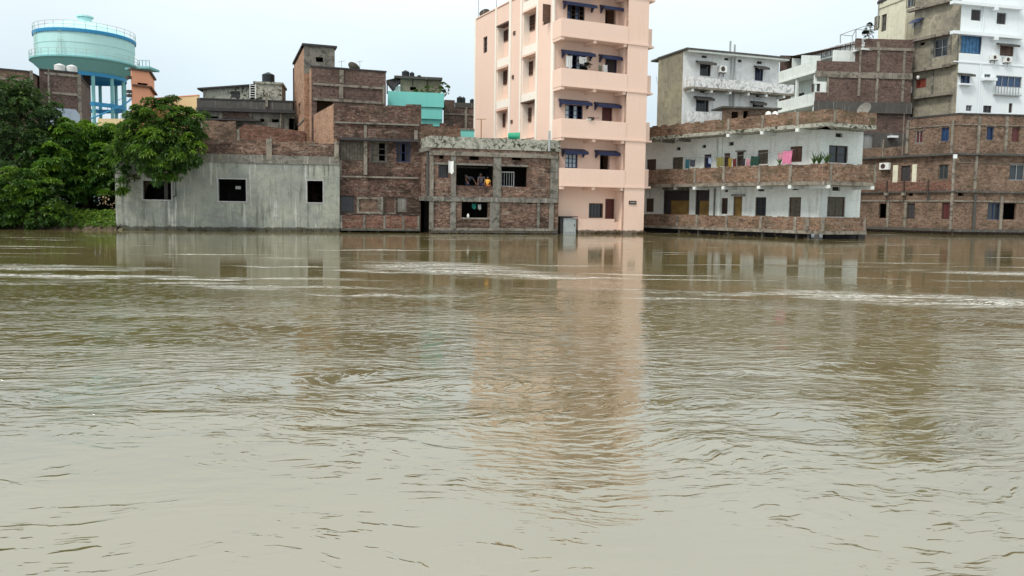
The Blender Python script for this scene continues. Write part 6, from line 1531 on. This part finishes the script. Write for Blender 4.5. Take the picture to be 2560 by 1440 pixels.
tree('shaded_thicket', 'deep shaded thicket under the bright green tree, behind the bank', gb(230, 50), [bl(200, 480, 50, 95, 60), bl(270, 490, 50.5, 80, 60), bl(300, 440, 51, 60, 60), bl(150, 440, 50, 60, 50), bl(235, 400, 50.5, 90, 60), bl(110, 470, 48, 60, 70)], LD, 5600, 15, ln=.26, wd=.12, trunk_r=.12, cat='thicket')
# weeds on the bank (nobody could count them)
rnd = random.Random(21); Cc = []; D = []; T = []
for _ in range(1900):
    px = rnd.uniform(-30, 287); Y = rnd.uniform(42.9, 46.5); x, y = XY(px, Y)
    k = min(1, (Y - 42.9) / 2.2); zz = .12 + k * .55 + rnd.uniform(0, .32) * (.4 + k) + .25 * k * max(0, sin(x * 1.3))
    Cc.append(Vector((x, y, zz))); D.append(Vector((rnd.uniform(-.4, .4), rnd.uniform(-.8, 0), 1))); T.append(rnd.random() * .7 + .3 * (k > .3))
o = leaf_mesh('bank_weeds', Cc, D, LS, None, rnd, 7, .2, .06, .5, T); tag(o, kind='stuff')
mb = MB(); g = NT('mud'); pp = g.n('NewGeometry').outputs['Position']; mud = g.finish(g.mix(g.rng(g.noise(pp, 4., 5.), .4, .6), (.11, .08, .05), (.05, .04, .025)), .8, g.noise(pp, 6., 5.), .8, .08)
bm = bmesh.new(); n = 60; rw = []
for i in range(n + 1):
    px = -60 + (289 + 60) * i / n; x, y = XY(px, 42.7); j = .15 * sin(i * 1.3) + .1 * sin(i * 3.1)
    rw.append([bm.verts.new((x, y - .5 + j, -.4)), bm.verts.new((x, y + j, .05 + .04 * sin(i * 2.1))), bm.verts.new((x, y + .5 + j * .5, .3 + .06 * sin(i * 1.7))), bm.verts.new((x, y + 1.8, .5)), bm.verts.new((x, y + 4, .62))])
for i in range(n):
    for k in range(4): bm.faces.new([rw[i][k], rw[i + 1][k], rw[i + 1][k + 1], rw[i][k + 1]])
me = bpy.data.meshes.new('river_bank'); bm.to_mesh(me); bm.free(); me.materials.append(mud); me.polygons.foreach_set('use_smooth', [True] * len(me.polygons)); o = bpy.data.objects.new('river_bank', me); COL.objects.link(o); tag(o, kind='structure')
# a few drooping service wires
def wire(pts, label, r=.012):
    s = MB(); out = []
    for a, b_ in zip(pts[:-1], pts[1:]):
        a, b_ = Vector(a), Vector(b_); L = (b_ - a).length
        for k in range(8): f = k / 8; out.append(a.lerp(b_, f) - Vector((0, 0, .12 * L * .25 * 4 * f * (1 - f) * .6)))
    out.append(Vector(pts[-1])); s.tube(out, r, 4, cap=False); tag(s.build('service_wire', MT['metal']), label, 'wire')
wire([P(1300, 349, 47.6), P(1371, 361, 48.5), P(1404, 376, 45.9)], 'pale wire sagging from the green tub to the pink building corner', .02)
wire([P(1640, 190, 52), P(1650, 230, 56)], 'short dark wire beside the right flank of the pink building')

# weeds and rubbish caught along the foot of the walls
DB = m_leaf('drifted_weed', (.05, .035, .018), (.10, .07, .03), (.18, .14, .05), .3)
rnd = random.Random(33); Cc = []; D = []; T = []
def drift(F, u0, u1, o, n):
    for _ in range(n):
        u = rnd.uniform(u0, u1); k = .5 + .5 * sin(u * 3.1) * sin(u * 1.3 + 1)
        if rnd.random() > .25 + .75 * k: continue
        Cc.append(F.pt(u, rnd.uniform(.0, .13) * (.4 + k), o + rnd.uniform(.02, .3))); D.append(Vector((rnd.uniform(-1, 1), rnd.uniform(-1, 0), .6))); T.append(rnd.random())
Fp = Face(XY(1379, 47.4), XY(1612, 50.3)); drift(Fp, 1.9, 5.2, .5, 110); drift(Fp, 5.1, 6.6, 1.0, 60)
drift(Face(XY(289, 43.2), XY(849, 45.2)), 0, 13, .0, 140)
drift(Face(XY(1074, 44.7), XY(1396, 46.7)), 0, 7.6, .2, 90)
drift(Face(XY(1700, 51.5), XY(2058, 43.4)), 0, 10, .1, 60)
o = leaf_mesh('drifted_weeds', Cc, D, DB, None, rnd, 6, .14, .05, .3, T); tag(o, kind='stuff')
